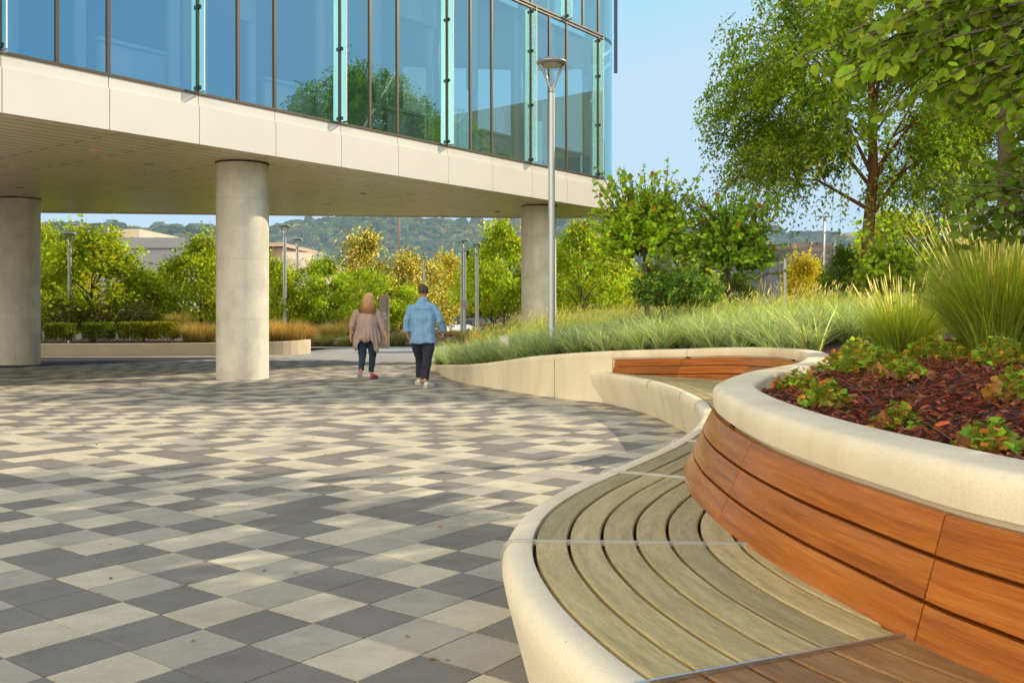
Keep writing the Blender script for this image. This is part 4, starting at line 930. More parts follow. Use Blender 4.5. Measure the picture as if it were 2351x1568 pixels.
# ------------------------------------------------------------------ trees of the car park and the street: a few kinds, copied
def kind_tree(seed, col, n, leaf, shape=KITE, top=1.0, low=.22, wide=.42, lobes=70, pale_tint=None, point=.35, lobe_r=.085):
    r = np.random.default_rng(seed); mbt = MB(); mbt.tube([(0, 0, -.02), (.005, 0, .15), (-.005, .005, .35), (0, 0, .7)], [.018, .015, .012, .004], 8)
    for k in range(9):
        a = k*2.4; h = .18+.05*k; mbt.tube([(0, 0, h), (math.cos(a)*.12, math.sin(a)*.12, h+.13), (math.cos(a)*.26, math.sin(a)*.26, h+.24)], [.009, .006, .002], 5, cap=False)
    C0 = []; 
    for k in range(lobes):
        v = ell_dir(r, 1, -1)[0]; z = (v[2]*.5+.5); q = r.uniform(.45, 1)**.5
        prof = wide*(1-.80*max(0, z-.35)/.65*point*2)*(.55+.45*min(1, z/.3)); hr = math.hypot(v[0], v[1])+1e-6
        C0.append((v[0]/hr*prof*q*min(1, hr*1.25), v[1]/hr*prof*q*min(1, hr*1.25), low+z*(top-low-.06)))
    for k in range(10): C0.append((r.normal(0, .06), r.normal(0, .06), top-.12+r.uniform(0, .14)))
    C0 = np.array(C0); m_ = n//len(C0); lr = lobe_r*r.uniform(.7, 1.35, len(C0))
    pos = C0[:, None]+r.normal(size=(len(C0), m_, 3))*np.array([1, 1, .8])*lr[:, None, None]*.62
    shade = np.exp(r.normal(0, .22, (len(C0), 1)))*np.ones((1, m_)); pos = pos.reshape(-1, 3); N = len(pos)
    # shoots sticking out of the top
    P = [pos]; sh = [shade.ravel()]
    for k in range(26):
        c = C0[r.integers(len(C0))]; d = unit(np.array([c[0]*.8, c[1]*.8, .25])+r.normal(0, .05, 3)); u = np.linspace(0, .16, 14)[:, None]; P.append(c+d*(.05+u)+r.normal(0, .005, (14, 3))); sh.append(np.full(14, 1.15))
    pos = np.concatenate(P); sh = np.concatenate(sh); N = len(pos); pos[:, 2] = np.maximum(pos[:, 2], low*.8)
    ax = unit(pos*np.array([1.2, 1.2, 0])+r.normal(0, .5, (N, 3))+np.array([0, 0, -.35])); cc = vary(col, N, .22, .13, seed+1)*sh[:, None]
    if pale_tint is not None: k = r.random(N) < .25; cc[k] = vary(pale_tint, k.sum(), .2, .08, seed+2)  # some leaves take a second, paler colour
    V, Fc, C = leaves(pos, ax, r.uniform(.7, 1.2, N)*leaf, shape, cc, seed=seed+3, aspect=.8)
    th = bpy.data.objects.new('street_tree', None)
    t_ = mbt.build('trunk', M['bark_grey'], None, True); c_ = obj('crown', V, Fc, M['leaf'], None, col=C)
    COL.objects.unlink(t_); COL.objects.unlink(c_)
    return t_.data, c_.data
KT = {'bright': kind_tree(401, (.150, .200, .021), 13000, .031), 'bright2': kind_tree(411, (.135, .19, .023), 13000, .031, wide=.48, low=.20),
      'broad': kind_tree(421, (.12, .175, .02), 13000, .033, wide=.62, low=.28, point=.2),
      'high': kind_tree(481, (.14, .195, .022), 12000, .033, wide=.52, low=.40), 'silver': kind_tree(431, (.110, .125, .040), 15000, .026, pale_tint=(.40, .37, .24), wide=.36, low=.12, point=.5),
      'gold': kind_tree(441, (.19, .185, .028), 12000, .030, wide=.42, low=.14, point=.4), 'dark': kind_tree(451, (.040, .060, .016), 14000, .024, wide=.5, low=.1),
      'camphor': kind_tree(461, (.045, .085, .018), 16000, .022, wide=.42, low=.05, point=.3, lobes=90)}
def conifer(seed):
    r = np.random.default_rng(seed); mbt = MB().tube([(0, 0, -.02), (0, 0, .5), (0, 0, .98)], [.018, .012, .002], 8); P = []; A = []
    for k in range(150):
        z = .10+.88*(k/150)**.95; a = k*2.4+r.normal(0, .2); R = .30*(1-z)**.85+.015; u = np.linspace(.1, 1, 60)[:, None]
        d = np.array([math.cos(a), math.sin(a), 0]); pts = d*R*u+np.array([0, 0, z])+np.array([0, 0, -.09])*u**1.6*R*3+r.normal(0, .011, (60, 3)); P.append(pts); A.append(np.tile(d, (60, 1)))
    pos = np.concatenate(P); N = len(pos); ax = unit(np.concatenate(A)+r.normal(0, .5, (N, 3))+np.array([0, 0, -.5]))
    V, Fc, C = leaves(pos, ax, r.uniform(.018, .034, N), KITE, vary((.055, .070, .026), N, .25, .1, seed), seed=seed, aspect=.35)
    t_ = mbt.build('trunk', M['bark_grey'], None, True); c_ = obj('crown', V, Fc, M['leaf_dull'], None, col=C); COL.objects.unlink(t_); COL.objects.unlink(c_); return t_.data, c_.data
KT['conifer'] = conifer(471)
def place_tree(kind_, label, xd, ytop, Y, wd, rz, group, name='street_tree', zb=None, Xo=None):
    X = pxx(xd, Y) if Xo is None else Xo; zg = gz(Y) if zb is None else zb; h = (pz(ytop, Y)-zg)*.89; wu = {'broad': .96, 'silver': .66, 'conifer': .56, 'dark': .80, 'gold': .66}.get(kind_, .68); s = (wd/F*Y)/wu
    th = thing(name, label, 'tree', (X, Y, zg), group); th.rotation_euler = (0, 0, rz); th.scale = (s, s, h)
    link('trunk', KT[kind_][0], None, th); link('crown', KT[kind_][1], None, th); return th
for kd in KT.values(): pass
SG, CG = 'street trees behind the left planter', 'trees around the car park'
for a in (('bright2', 'yellow green street tree half hidden by the left column', 92, 505, 38, 150, .4, SG), ('bright', 'big bright green street tree with a pointed top behind the hedges', 212, 512, 35.5, 235, 1.3, SG),
          ('bright2', 'low bright street tree in front of the grey building wall', 330, 610, 37, 130, 2.2, SG), ('bright', 'bright green street tree against the middle column left side', 462, 532, 36.5, 165, 3.0, SG),
          ('bright', 'yellow green street tree just right of the middle column', 636, 585, 44, 100, .9, SG), ('broad', 'broad green tree with a slim dark trunk left of the walking woman', 742, 578, 46, 185, 1.7, CG),
          ('silver', 'tall pointed pale leaved tree, tallest in the middle of the view', 838, 517, 56, 150, .2, CG), ('broad', 'low bright broad tree behind the woman and the sign', 858, 612, 50, 170, 2.9, CG),
          ('silver', 'pale leaved tree with two tops behind the man', 932, 566, 58, 130, 2.0, CG), ('silver', 'pale leaved tree right behind the slim lamp post', 985, 590, 62, 120, 3.6, CG),
          ('gold', 'golden green tree left of the pair of lamp posts', 1020, 578, 98, 110, 1.1, CG), ('high', 'bright green tree touching the right column from the left', 1158, 500, 44, 140, .6, CG),
          ('high', 'low bright green tree with a pale trunk left of the right column', 1128, 588, 52, 120, 4.0, CG), ('dark', 'dark olive tree behind the parked cars', 1095, 640, 104, 110, 2.2, CG), ('dark', 'dark oak between the golden tree and the conifers', 1050, 625, 102, 95, 1.0, CG),
          ('bright2', 'yellow green tree right of the right column', 1335, 498, 38, 150, 2.6, CG), ('bright', 'green tree filling the gap between column and redbud', 1400, 540, 45, 130, 5.0, CG), ('bright', 'yellow tree low behind the right column', 1300, 585, 52, 120, 1.9, CG),
          ('gold', 'golden round tree beside the tall grey sign', 1838, 580, 50, 120, .5, CG), ('gold', 'smaller golden tree right behind the round golden one', 1870, 598, 56, 75, 2.5, CG),
          ('camphor', 'dense dark green tree between golden tree and elm trunk', 1935, 545, 30, 105, 1.5, CG), ('bright', 'thin autumn tinted tree seen past the elm trunk', 2060, 470, 44, 200, .3, CG),
          ('bright', 'green tree in the gap between the two redbuds', 1590, 560, 36, 120, 2.2, CG), ('dark', 'dark tree filling the background behind the redbuds', 1500, 590, 46, 150, .8, CG), ('dark', 'dark tree low behind the right redbud', 1690, 620, 40, 120, 3.8, CG)): place_tree(*a)
place_tree('conifer', 'tall dark conifer with drooping boughs, right one of the pair', 1112, 528, 96, 100, 0, 'conifers beyond the car park', 'conifer_tree')
place_tree('conifer', 'dark conifer left of the taller one, behind the lamp posts', 1072, 548, 100, 95, 1.2, 'conifers beyond the car park', 'conifer_tree')
place_tree('dark', 'dark rounded tree in front of the grey building', 395, 580, 66, 80, .4, SG); place_tree('gold', 'brownish tree top behind the big street tree', 170, 530, 60, 80, 1.5, SG)
place_tree('dark', 'dark tree low behind the bus shelter', 590, 640, 72, 170, 2.1, SG); place_tree('dark', 'dark tree in the gap above the car park', 700, 655, 104, 120, 1.1, CG); place_tree('dark', 'dark tree behind the blue car', 760, 655, 106, 120, .2, CG); place_tree('dark', 'dark tree far behind the man', 960, 655, 104, 130, 4.1, CG)
place_tree('dark', 'dark tree at the end of the car park by the right column', 1180, 640, 106, 120, 2.7, CG)
place_tree('dark', 'dark tree far behind the elm', 2030, 560, 60, 220, 1.9, CG)

# ------------------------------------------------------------------ left planter with hedges and shrubs
pl = thing('concrete_planter', 'long low cream concrete planter behind the columns on the left', 'planter', (-15, 31, gz(31)))
pp, _ = cat([(-40, 30.2, .42), (-26, 30.4, .42), (-15.7, 30.7, .41), (-10.5, 31.4, .42), (-8.0, 32.2, .45), (-7.35, 33.2, .50), (-7.3, 33.5, .5)], .3); pn = normals(pp); pz_ = gza(pp[:, 1])
idx = list(range(0, len(pp)-1, 11))+[len(pp)-1]
for a, b_ in zip(idx[:-1], idx[1:]):
    if b_-a < 1: continue
    V = []; 
    for i in range(a, b_+1):
        for u_, z in ((0, -.06), (0, pp[i, 2]-.02), (.02, pp[i, 2]), (.2, pp[i, 2]), (.2, -.06)):
            q = pp[i, :2]-pn[i]*-u_ if False else pp[i, :2]+pn[i]*(-u_)
            V.append((q[0], q[1], pz_[i]+z))
    if a: V = [tuple(np.array(v)) for v in V]
    V = np.array(V); V[:5] += (V[5:10]-V[:5])*.02; n = b_-a+1; Fq = [(i*5+q, i*5+(q+1) % 5, (i+1)*5+(q+1) % 5, (i+1)*5+q) for i in range(n-1) for q in range(5)]+[(4, 3, 2, 1, 0), tuple((n-1)*5+q for q in range(5))]
    obj('wall_segment', V, Fq, M['wall_far'], pl)
def inward(i, u): return pp[i, :2]-pn[i]*u
sgn = 1 if inward(10, 1)[1] > pp[10, 1] else -1
if sgn < 0:
    pass
V = [(x, y, gz(y)+z) for x, y, z in [(-40, 30.35, .36), (-15.7, 30.85, .36), (-10.5, 31.5, .37), (-8.1, 32.3, .38), (-7.5, 33.4, .4), (-7.2, 40, .3), (-40, 43, .5)]]
tag(obj('planter_soil', V, [tuple(range(len(V)))], mottled('dark_mulch', (.085, .030, .017), .4, 3, .95, 30, .3, .2)), kind='structure')
V = [(x, y, gz(y)+z) for x, y, z in [(-7.2, 42.5, .02), (3.5, 43.0, .02), (8, 45, .02), (12, 62, .0), (-60, 62, .0), (-40, 42, .4)]]
tag(obj('verge', V, [tuple(range(len(V)))], mottled('verge_soil', (.17, .13, .06), .3, .6, .95, 10, .2, .1)), kind='structure')
# clipped hedges: leafy boxes
def hedge(label, x0, x1, y0, y1, Y, seed, col):
    r = np.random.default_rng(seed); X0, X1 = pxx(x0, Y), pxx(x1, Y); z1, z0 = pz(y0, Y), pz(y1, Y); n = 2600; X0 += .11; X1 -= .11; th = thing('clipped_hedge', label, 'hedge', ((X0+X1)/2, Y, z0), 'clipped box hedges on the left planter')
    q = r.random((n, 3)); f = r.integers(0, 5, n); q[f == 0, 2] = 1-abs(r.normal(0, .06, (f == 0).sum())); q[f == 1, 1] = abs(r.normal(0, .05, (f == 1).sum())); q[f == 2, 0] = abs(r.normal(0, .05, (f == 2).sum())); q[f == 3, 0] = 1-abs(r.normal(0, .05, (f == 3).sum())); q[f == 4, 1] = 1-abs(r.normal(0, .05, (f == 4).sum()))
    pos = np.array([X0, Y-.35, z0])+q*np.array([X1-X0, .75, z1-z0])+r.normal(0, .018, (n, 3)); ax = r.normal(size=(n, 3)); V, Fc, C = leaves(pos, ax, r.uniform(.045, .08, n), KITE, vary(col, n, .3, .12, seed+1), seed=seed+2, aspect=.9); obj('foliage', V, Fc, M['leaf'], th, col=C)
    mb = MB()
    for k in range(7): x = X0+(X1-X0)*(k+.5)/7; mb.tube([(x, Y, z0-.06), (x+.04, Y+.03, z1-.12)], [.014, .006], 5)
    mb.build('stems', M['bark_grey'], th)
hedge('leftmost dark clipped hedge block beside the left column', 106, 170, 744, 778, 32.0, 501, (.06, .085, .014)); hedge('second dark clipped hedge block with a few pale flowers', 191, 262, 743, 778, 32.0, 511, (.055, .085, .014))
hedge('olive clipped hedge block third from the left column', 274, 343, 741, 777, 32.1, 521, (.085, .105, .016)); hedge('lightest clipped hedge block, nearest the middle column', 343, 411, 741, 776, 32.2, 531, (.105, .12, .018))
def mound(name, label, cat_, xd, ytop, ybot, wd, Y, nb, col, seed, group, tip=None, leafy_=False, L=None):
    """loose mound of blades or small leaves"""
    r = np.random.default_rng(seed); X = pxx(xd, Y); z0, z1 = pz(ybot, Y), pz(ytop, Y); R = wd/F*Y/2; th = thing(name, label, cat_, (X, Y, z0), group); h = z1-z0
    if leafy_:
        v = ell_dir(r, nb, -.1); pos = np.array([X, Y, z0])+v*np.array([R, R*.8, h])*(r.random((nb, 1))**.4)+r.normal(0, .04, (nb, 3)); V, Fc, C = leaves(pos, unit(v+r.normal(0, .5, (nb, 3))), r.uniform(.05, .10, nb), KITE, vary(col, nb, .3, .12, seed+1), seed=seed+2, aspect=.6); obj('foliage', V, Fc, M['leaf_dull'], th, col=C)
        mb = MB()
        for k in range(8): a = k*.8; mb.tube([(X, Y, z0-.05), (X+R*.5*math.cos(a), Y+R*.4*math.sin(a), z0+h*.7)], [.014, .005], 4)
        mb.build('stems', M['bark_grey'], th)
        return
    a = r.random(nb)*6.283; q = np.sqrt(r.random(nb)); base = np.stack([X+R*.65*q*np.cos(a), Y+R*.65*q*np.sin(a), np.full(nb, z0)], 1); L_ = h*r.uniform(.55, 1.15, nb)*(1.1-.3*q)*1.1
    cb = vary(col, nb, .22, .1, seed+1); V, Fc, C, tp, td = blades(base, L_, a+r.normal(0, .6, nb), r.uniform(.1, .6, nb), r.uniform(.1, .4, nb), r.uniform(.012, .02, nb), cb, tip=vary(tip if tip is not None else col, nb, .2, .08, seed+3), seed=seed+2, lev=3); obj('blades', V, Fc, M['grass'], th, col=C)
GM = 'loose shrubs and grasses of the far planting'
for k, a in enumerate((
    ('salvia_shrub', 'tall greyish salvia shrub with bare spikes beside the left column', 'shrub', 140, 672, 752, 100, 33.2, 1700, (.10, .105, .05), None, True), ('salvia_shrub', 'olive salvia shrub behind the second hedge', 'shrub', 225, 695, 750, 95, 33.6, 1500, (.105, .10, .05), None, True),
    ('salvia_shrub', 'dark olive shrub behind the third hedge', 'shrub', 318, 690, 745, 85, 33.8, 1500, (.08, .09, .03), None, True), ('lavender_mound', 'straw coloured lavender mound at the end of the hedge row', 'shrub', 408, 712, 752, 60, 34, 900, (.16, .15, .05), (.30, .27, .10), False),
    ('lavender_mound', 'golden green lavender mound left of the middle column', 'shrub', 462, 732, 787, 110, 32.4, 1500, (.15, .145, .035), (.36, .27, .11), False), ('lavender_mound', 'glowing straw coloured mound right of the middle column', 'shrub', 655, 728, 785, 130, 33.2, 1800, (.17, .15, .035), (.44, .31, .12), False),
    ('lavender_mound', 'smaller straw coloured mound behind the planter end', 'shrub', 700, 738, 785, 60, 34.0, 900, (.15, .14, .04), (.40, .28, .12), False), ('grass_mound', 'deep green round shrub left of the slim trunk', 'shrub', 705, 725, 765, 70, 45, 1000, (.07, .095, .022), None, True),
    ('grass_mound', 'green tussock at the kerb left of the woman', 'grass clump', 742, 758, 798, 60, 42.8, 1000, (.11, .12, .03), (.16, .17, .06), False), ('grass_mound', 'pale tussock beside the slim trunk', 'grass clump', 768, 735, 775, 75, 44, 1000, (.15, .15, .06), (.30, .26, .12), False),
    ('grass_mound', 'bright green tussock at the kerb behind the woman', 'grass clump', 800, 765, 800, 55, 42.6, 900, (.11, .135, .025), (.17, .19, .05), False), ('grass_mound', 'dry tall tussock with long stalks behind the woman', 'grass clump', 790, 712, 765, 50, 45.5, 400, (.18, .15, .06), (.40, .30, .14), False),
    ('grass_mound', 'grey green tussock right of the sign', 'grass clump', 908, 752, 797, 60, 42.8, 1000, (.12, .13, .06), (.22, .21, .1), False), ('grass_mound', 'green shrub at the foot of the sign', 'shrub', 862, 765, 798, 60, 42.9, 900, (.08, .10, .03), None, True),
    ('grass_mound', 'dark tussock with golden tips right of the timber posts', 'grass clump', 1075, 752, 790, 70, 36, 1100, (.09, .10, .02), (.36, .27, .09), False), ('grass_mound', 'little yellow tussock at the drive edge', 'grass clump', 1037, 775, 793, 26, 36.5, 400, (.26, .22, .04), (.40, .34, .09), False),
    ('grass_mound', 'golden dry grass below the white car', 'grass clump', 1060, 757, 770, 110, 52, 1300, (.26, .19, .06), (.50, .34, .14), False), ('grass_mound', 'golden dry grass below the dark cars', 'grass clump', 1150, 757, 770, 130, 50, 1500, (.24, .18, .06), (.46, .32, .14), False), ('grass_mound', 'dry grass between man and woman by the car park', 'grass clump', 960, 754, 768, 120, 54, 1300, (.24, .19, .06), (.44, .32, .14), False),
    ('grass_mound', 'rosy dry grass in front of the red cars', 'grass clump', 740, 752, 768, 110, 52, 1300, (.20, .16, .06), (.42, .28, .16), False))):
    mound(a[0], a[1], a[2], a[3], a[4], a[5], a[6], a[7], a[8], a[9], 600+k*10, GM, a[10], a[11])

# ------------------------------------------------------------------ lamp posts
def lamp_parts(th, h, R, pr, fork=True, two=False):
    mb = MB().lathe([(pr*1.9, 0), (pr*1.9, .02), (pr*1.15, .05), (pr*1.08, h*.55), (pr, h-.52)][::1], (0, 0, 0), 20); po = mb.build('pole', M['pole'], th, False, world=False); auto_smooth(po, 50)
    MB().lathe([(pr*1.04, h-.525), (pr*1.04, h-.517)], (0, 0, 0), 20).build('joint_ring', M['dark'], po, world=False)
    heads = [(0, 0)] if not two else [(-R*1.15, 0), (R*1.15, .06)]
    for hx, hz in heads:
        z = h+hz
        hd = MB().lathe([(R*.55, -.055), (R*.86, -.045), (R*.97, -.02), (R, -.005), (R*.985, .012), (R*.8, .04), (R*.45, .055), (0.01, .06)], (hx, 0, z), 40); ho = hd.build('lamp_head', M['lampgrey'], th, world=False); auto_smooth(ho, 60)
        MB().lathe([(R*.72, -.062), (R*.70, -.050), (.01, -.050)][::-1], (hx, 0, z), 32).build('lens', M['lens'], ho, world=False)
        mb = MB()
        for k in range(28):
            a = k*2*math.pi/28
            if k % 7 == 6: continue
            mb.box((hx+math.cos(a)*R*.945, math.sin(a)*R*.945, z+.019), (.004, R*.085, .0045), (math.cos(a), math.sin(a), 0), (-math.sin(a), math.cos(a), 0), (0, 0, 1))
        mb.build('vent_slots', M['dark'], ho, world=False)
    if not two:
        mb = MB(); mb.tube([(0, 0, h-.55), (0, 0, h-.44)], [pr, pr*.95], 16)
        for s in (-1, 1): mb.tube([(s*pr*.25, 0, h-.47), (s*R*.30, s*-.02, h-.30), (s*R*.52, s*-.04, h-.16), (s*R*.74, s*-.05, h-.045), (s*R*.82, s*-.05, h-.03)], [pr*.62, pr*.46, pr*.44, pr*.55, pr*.3], 10)
        auto_smooth(mb.build('fork', M['lampgrey'], th, world=False), 60)
    else: MB().tube([(-R*1.3, 0, h-.02), (R*1.3, 0, h+.04)], .03, 8).build('cross_arm', M['lampgrey'], th, world=False)
def lamp(label, xd, ytop, Y, R, pr, rz=0, two=False, zb=None, group='disc headed lamp posts'):
    X = pxx(xd, Y); zg = gz(Y) if zb is None else zb; th = thing('lamp_post', label, 'lamp post', (X, Y, zg), group); th.rotation_euler = (0, 0, rz); lamp_parts(th, pz(ytop, Y)-zg-.03, R, pr, two=two); return th
X, Y = pxx(1271, 16.0), 16.0; big = lamp('tall forked lamp post with a round head in front of the glass building', 1266.5, 140, 16.0, .262, .053, math.radians(28), zb=float(bed_z([X], [Y])[0])-.05)
lamp('lamp post right of the middle column, the taller of two', 653.5, 517, 43, .275, .08, .1); lamp('second lamp post right of the middle column, slightly lower', 682.5, 548, 49, .275, .08, .1)
l3 = lamp('lamp post carrying a small square sign, left of the right column', 1066.5, 550, 41, .185, .07, .1); lamp('lamp post hidden mostly behind the one with the square sign', 1059.5, 553.5, 43, .17, .05, .1)
lamp('lamp post nearest the right column', 1094.5, 559, 40, .20, .065, .1); lamp('slim lamp post behind the man', 973.5, 590, 47, .155, .055, .1)
lamp('twin headed blue grey lamp post beside the tall grey sign', 1802.5, 568, 46, .16, .07, math.radians(-8), True); lamp('lamp head peeping over the dark green tree', 1918, 533, 44, .26, .07, .1)
lamp('lamp head inside the big street tree behind the left planter', 160, 535, 34, .27, .07, .1); lamp('farther lamp head above the left street trees', 160, 514, 56, .35, .08, .2)
MB().box((0, -.09, pz(699, 41)-gz(41)), (.165, .012, .165)).build('square_sign', simple('sign_back', (.42, .37, .29), .6), l3, world=False)
p10 = thing('light_mast', 'tall thin brown light mast under the soffit edge in front of the hill', 'mast', (pxx(916, 100), 100, gz(100))); MB().tube([(0, 0, 0), (0, 0, 17)], [.16, .10], 10).build('pole', simple('brown_mast', (.20, .13, .09), .6), p10, True, world=False); MB().box((0, 0, 17), (.8, .15, .08)).build('floodlight_bar', M['lampgrey'], p10, world=False)
p11 = thing('light_mast', 'tall thin car park light mast with two heads left of the elm', 'mast', (pxx(1892, 100), 100, gz(100))); hh = pz(497, 100)-gz(100); MB().tube([(0, 0, 0), (0, 0, hh)], [.13, .09], 10).build('pole', M['lampgrey'], p11, True, world=False); MB().box((-.55, 0, hh), (.42, .2, .06)).box((.55, 0, hh), (.42, .2, .06)).box((0, 0, hh-.05), (.5, .05, .04)).build('floodlight_bar', M['lampgrey'], p11, world=False)

# ------------------------------------------------------------------ sign pillars
def text(body, size, mat, parent, loc, rot, name, align='LEFT', depth=.002):
    cu = bpy.data.curves.new(name, 'FONT'); cu.body = body; cu.size = size; cu.extrude = depth; cu.align_x = align; cu.resolution_u = 3
    o = bpy.data.objects.new(name, cu); COL.objects.link(o); dg = bpy.context.evaluated_depsgraph_get(); me = bpy.data.meshes.new_from_object(o.evaluated_get(dg)); bpy.data.objects.remove(o); bpy.data.curves.remove(cu)
    q = link(name, me, mat, parent); q.location = loc; q.rotation_euler = rot; return q
m_sign = mottled('sign_metal', (.36, .29, .215), .05, 1.5, .45, 30, .02, 0); m_edge = simple('sign_edge', (.60, .52, .42), .4); m_txt = simple('sign_text', (.09, .07, .055), .6); m_wht = simple('sign_white', (.74, .74, .70), .6)
def totem(label, xd, ytop, Y, wdt, h, rz, mat, full=True):
    X = pxx(xd, Y); zt = pz(ytop, Y); zg = zt-h; th = thing('sign_pillar', label, 'sign', (X, Y, zg), 'wayfinding pillars'); th.rotation_euler = (0, 0, rz); w2 = wdt/2
    bo = MB().box((0, 0, h/2), (w2, .05, h/2)).build('pillar', mat, th, world=False)
    MB().box((w2+.012, 0, h/2), (.012, .053, h/2)).build('edge_strip', m_edge, th, world=False)
    text('INNOVATION PLAZA', .062*wdt/.38, m_txt, bo, (w2-.035, -.053, h-.74*wdt/.38*.72-.20), (math.radians(90), math.radians(-90), 0), 'lettering')
    if not full: return th
    # pale branch picture, round arrow, pictogram squares and a line of small text
    r = np.random.default_rng(3); mb = MB()
    z0 = h-1.06
    for k in range(7):
        a = np.array([-.16+.05*k, z0+.02+.03*(k % 3)]); b_ = a+np.array([.10+.05*r.random(), .10+.10*r.random()]); d = b_-a; n2 = np.array([-d[1], d[0]])/np.linalg.norm(d)*.006
        if b_[0] > w2-.03: b_[0] = w2-.03
        mb.add([(a[0]-n2[0], -.052, a[1]-n2[1]), (b_[0]-n2[0]*.4, -.052, b_[1]-n2[1]*.4), (b_[0]+n2[0]*.4, -.052, b_[1]+n2[1]*.4), (a[0]+n2[0], -.052, a[1]+n2[1])], [(0, 1, 2, 3)])
    for k in range(46):
        c = np.array([r.uniform(-w2+.03, w2-.06), z0+r.uniform(0, .34)]); a = r.random()*6.28; l = r.uniform(.010, .026); d = np.array([math.cos(a), math.sin(a)])*l; n2 = np.array([-d[1], d[0]])*.45
        mb.add([(c[0]-d[0], -.0525-k*1e-5, c[1]-d[1]), (c[0]+n2[0], -.0525-k*1e-5, c[1]+n2[1]), (c[0]+d[0], -.0525-k*1e-5, c[1]+d[1]), (c[0]-n2[0], -.0525-k*1e-5, c[1]-n2[1])], [(0, 3, 2, 1)])
    for k in range(5):                          # the white blossom
        a = k*1.2566+.3; c = np.array([.035, z0+.26]); d = np.array([math.cos(a), math.sin(a)])*.05; n2 = np.array([-d[1], d[0]])*.38; mb.add([(c[0], -.0535, c[1]), (c[0]+d[0]*.6-n2[0], -.0535, c[1]+d[1]*.6-n2[1]), (c[0]+d[0], -.0535, c[1]+d[1]), (c[0]+d[0]*.6+n2[0], -.0535, c[1]+d[1]*.6+n2[1])], [(0, 1, 2, 3)])
    mb.build('branch_picture', m_wht, bo, world=False)
    zi = h-1.17; V = [(-.10+.052*math.cos(a), -.0525, zi+.052*math.sin(a)) for a in np.linspace(0, 6.283, 25)[:-1]]; obj('arrow_disc', V, [tuple(range(24))[::-1]], m_txt, bo, world=False)
    obj('arrow', [(-.10, -.0535, zi+.034), (-.128, -.0535, zi+.004), (-.108, -.0535, zi+.004), (-.108, -.0535, zi-.032), (-.092, -.0535, zi-.032), (-.092, -.0535, zi+.004), (-.072, -.0535, zi+.004)], [tuple(range(7))], m_wht, bo, world=False)
    mb = MB().box((-.115, -.0515, h-1.345), (.05, .0015, .052)).box((.0, -.0515, h-1.345), (.05, .0015, .052)); mb.build('pictogram_squares', m_wht, bo, world=False)
    MB().box((-.03, -.0535, h-1.33), (.009, .001, .018)).box((.008, -.0535, h-1.36), (.026, .001, .010)).box((.012, -.0535, h-1.345), (.014, .001, .007)).box((-.115, -.0535, h-1.345), (.02, .001, .025)).build('pictograms', m_txt, bo, world=False)
    return th
totem('beige wayfinding pillar with white branch picture between the woman and the man', 881.5, 678, 39.5, .40, 2.26, .05, m_sign)
totem('tall blue grey wayfinding pillar seen at an angle beside the twin headed lamp', 1779, 601, 36, .37, 3.4, math.radians(18), simple('sign_grey_blue', (.27, .30, .33), .5), False)
# small things in the grass
ub = thing('utility_box', 'small pale utility box half sunk in the sedge grass', 'box', (pxx(1158, 17.2), 17.2, .30)); MB().box((0, 0, .15), (.085, .07, .17)).build('housing', M['concrete'], ub, world=False); MB().box((0, 0, .333), (.093, .078, .012)).build('lid', simple('pale_lid', (.62, .63, .58), .6), ub, world=False)
rf = thing('red_flowers', 'little red salvia flower spikes at the left end of the grass bed', 'flower', (pxx(1095, 19.5), 19.5, .12)); r = np.random.default_rng(8); n = 12
base = np.stack([r.normal(0, .12, n), r.normal(0, .12, n), np.zeros(n)], 1); V, Fc, C, tp, td = blades(base, r.uniform(.3, .6, n), r.random(n)*6.28, np.full(n, .15), np.full(n, .05), np.full(n, .006), vary((.09, .12, .04), n, .2, .1, 9), seed=9); obj('stalks', V, Fc, M['grass'], rf, col=C, world=False); V, Fc, C = spikes(tp, td, r.uniform(.05, .09, n), .018, vary((.50, .04, .035), n, .2, .05, 10), 11); obj('blossoms', V, Fc, M['leaf'], rf, col=C, world=False)
# timber post and rail fence by the drive
tf = thing('timber_fence', 'short weathered timber post and rail fence at the drive edge right of the man', 'fence', (pxx(1012, 44), 44, gz(44))); m_tim = mottled('weathered_timber', (.34, .25, .15), .2, 5, .85, 40, .15, .1)
for k, (x, h) in enumerate(((-1.6, .8), (-.18, .78), (.2, .86), (1.3, .8), (2.6, .8))): MB().box((x, 0 if k % 2 else .35, h/2), (.055, .055, h/2)).build('post', m_tim, tf, world=False)
for z in (.32, .62): MB().box((.6, .18, z), (2.3, .02, .04)).build('rail', m_tim, tf, world=False)
# bus shelter canopy
bs = thing('bus_shelter', 'long low white curved canopy of a bus shelter behind the planting', 'shelter', (pxx(512, 55), 55, gz(55))); m_can = simple('white_canopy', (.74, .73, .72), .4)
V = []; nx = 13
for i in range(nx):
    x = -3.85+7.7*i/(nx-1)
    for k in range(9): a = math.pi*(k/8); V.append((x, -.75*math.cos(a)*1.0, 2.08+.30*math.sin(a)))
Fq = [(i*9+k, (i+1)*9+k, (i+1)*9+k+1, i*9+k+1) for i in range(nx-1) for k in range(8)]; obj('canopy', V, Fq, m_can, bs, True, world=False)
mb = MB(); 
for i in range(0, nx, 2): x = -3.85+7.7*i/(nx-1); mb.tube([(x, -.757*math.cos(math.pi*k/8), 2.085+.305*math.sin(math.pi*k/8)) for k in range(9)], .018, 5)
mb.build('ribs', M['lampgrey'], bs, world=False)
for x in (-3.4, 0, 3.55): MB().tube([(x, .3, 0), (x, .3, 2.15)], .07, 10).build('post', m_can, bs, True, world=False)
MB().box((0, .55, 1.1), (3.4, .015, .75)).build('rear_panel', simple('shelter_glass', (.05, .09, .07), .2), bs, world=False)

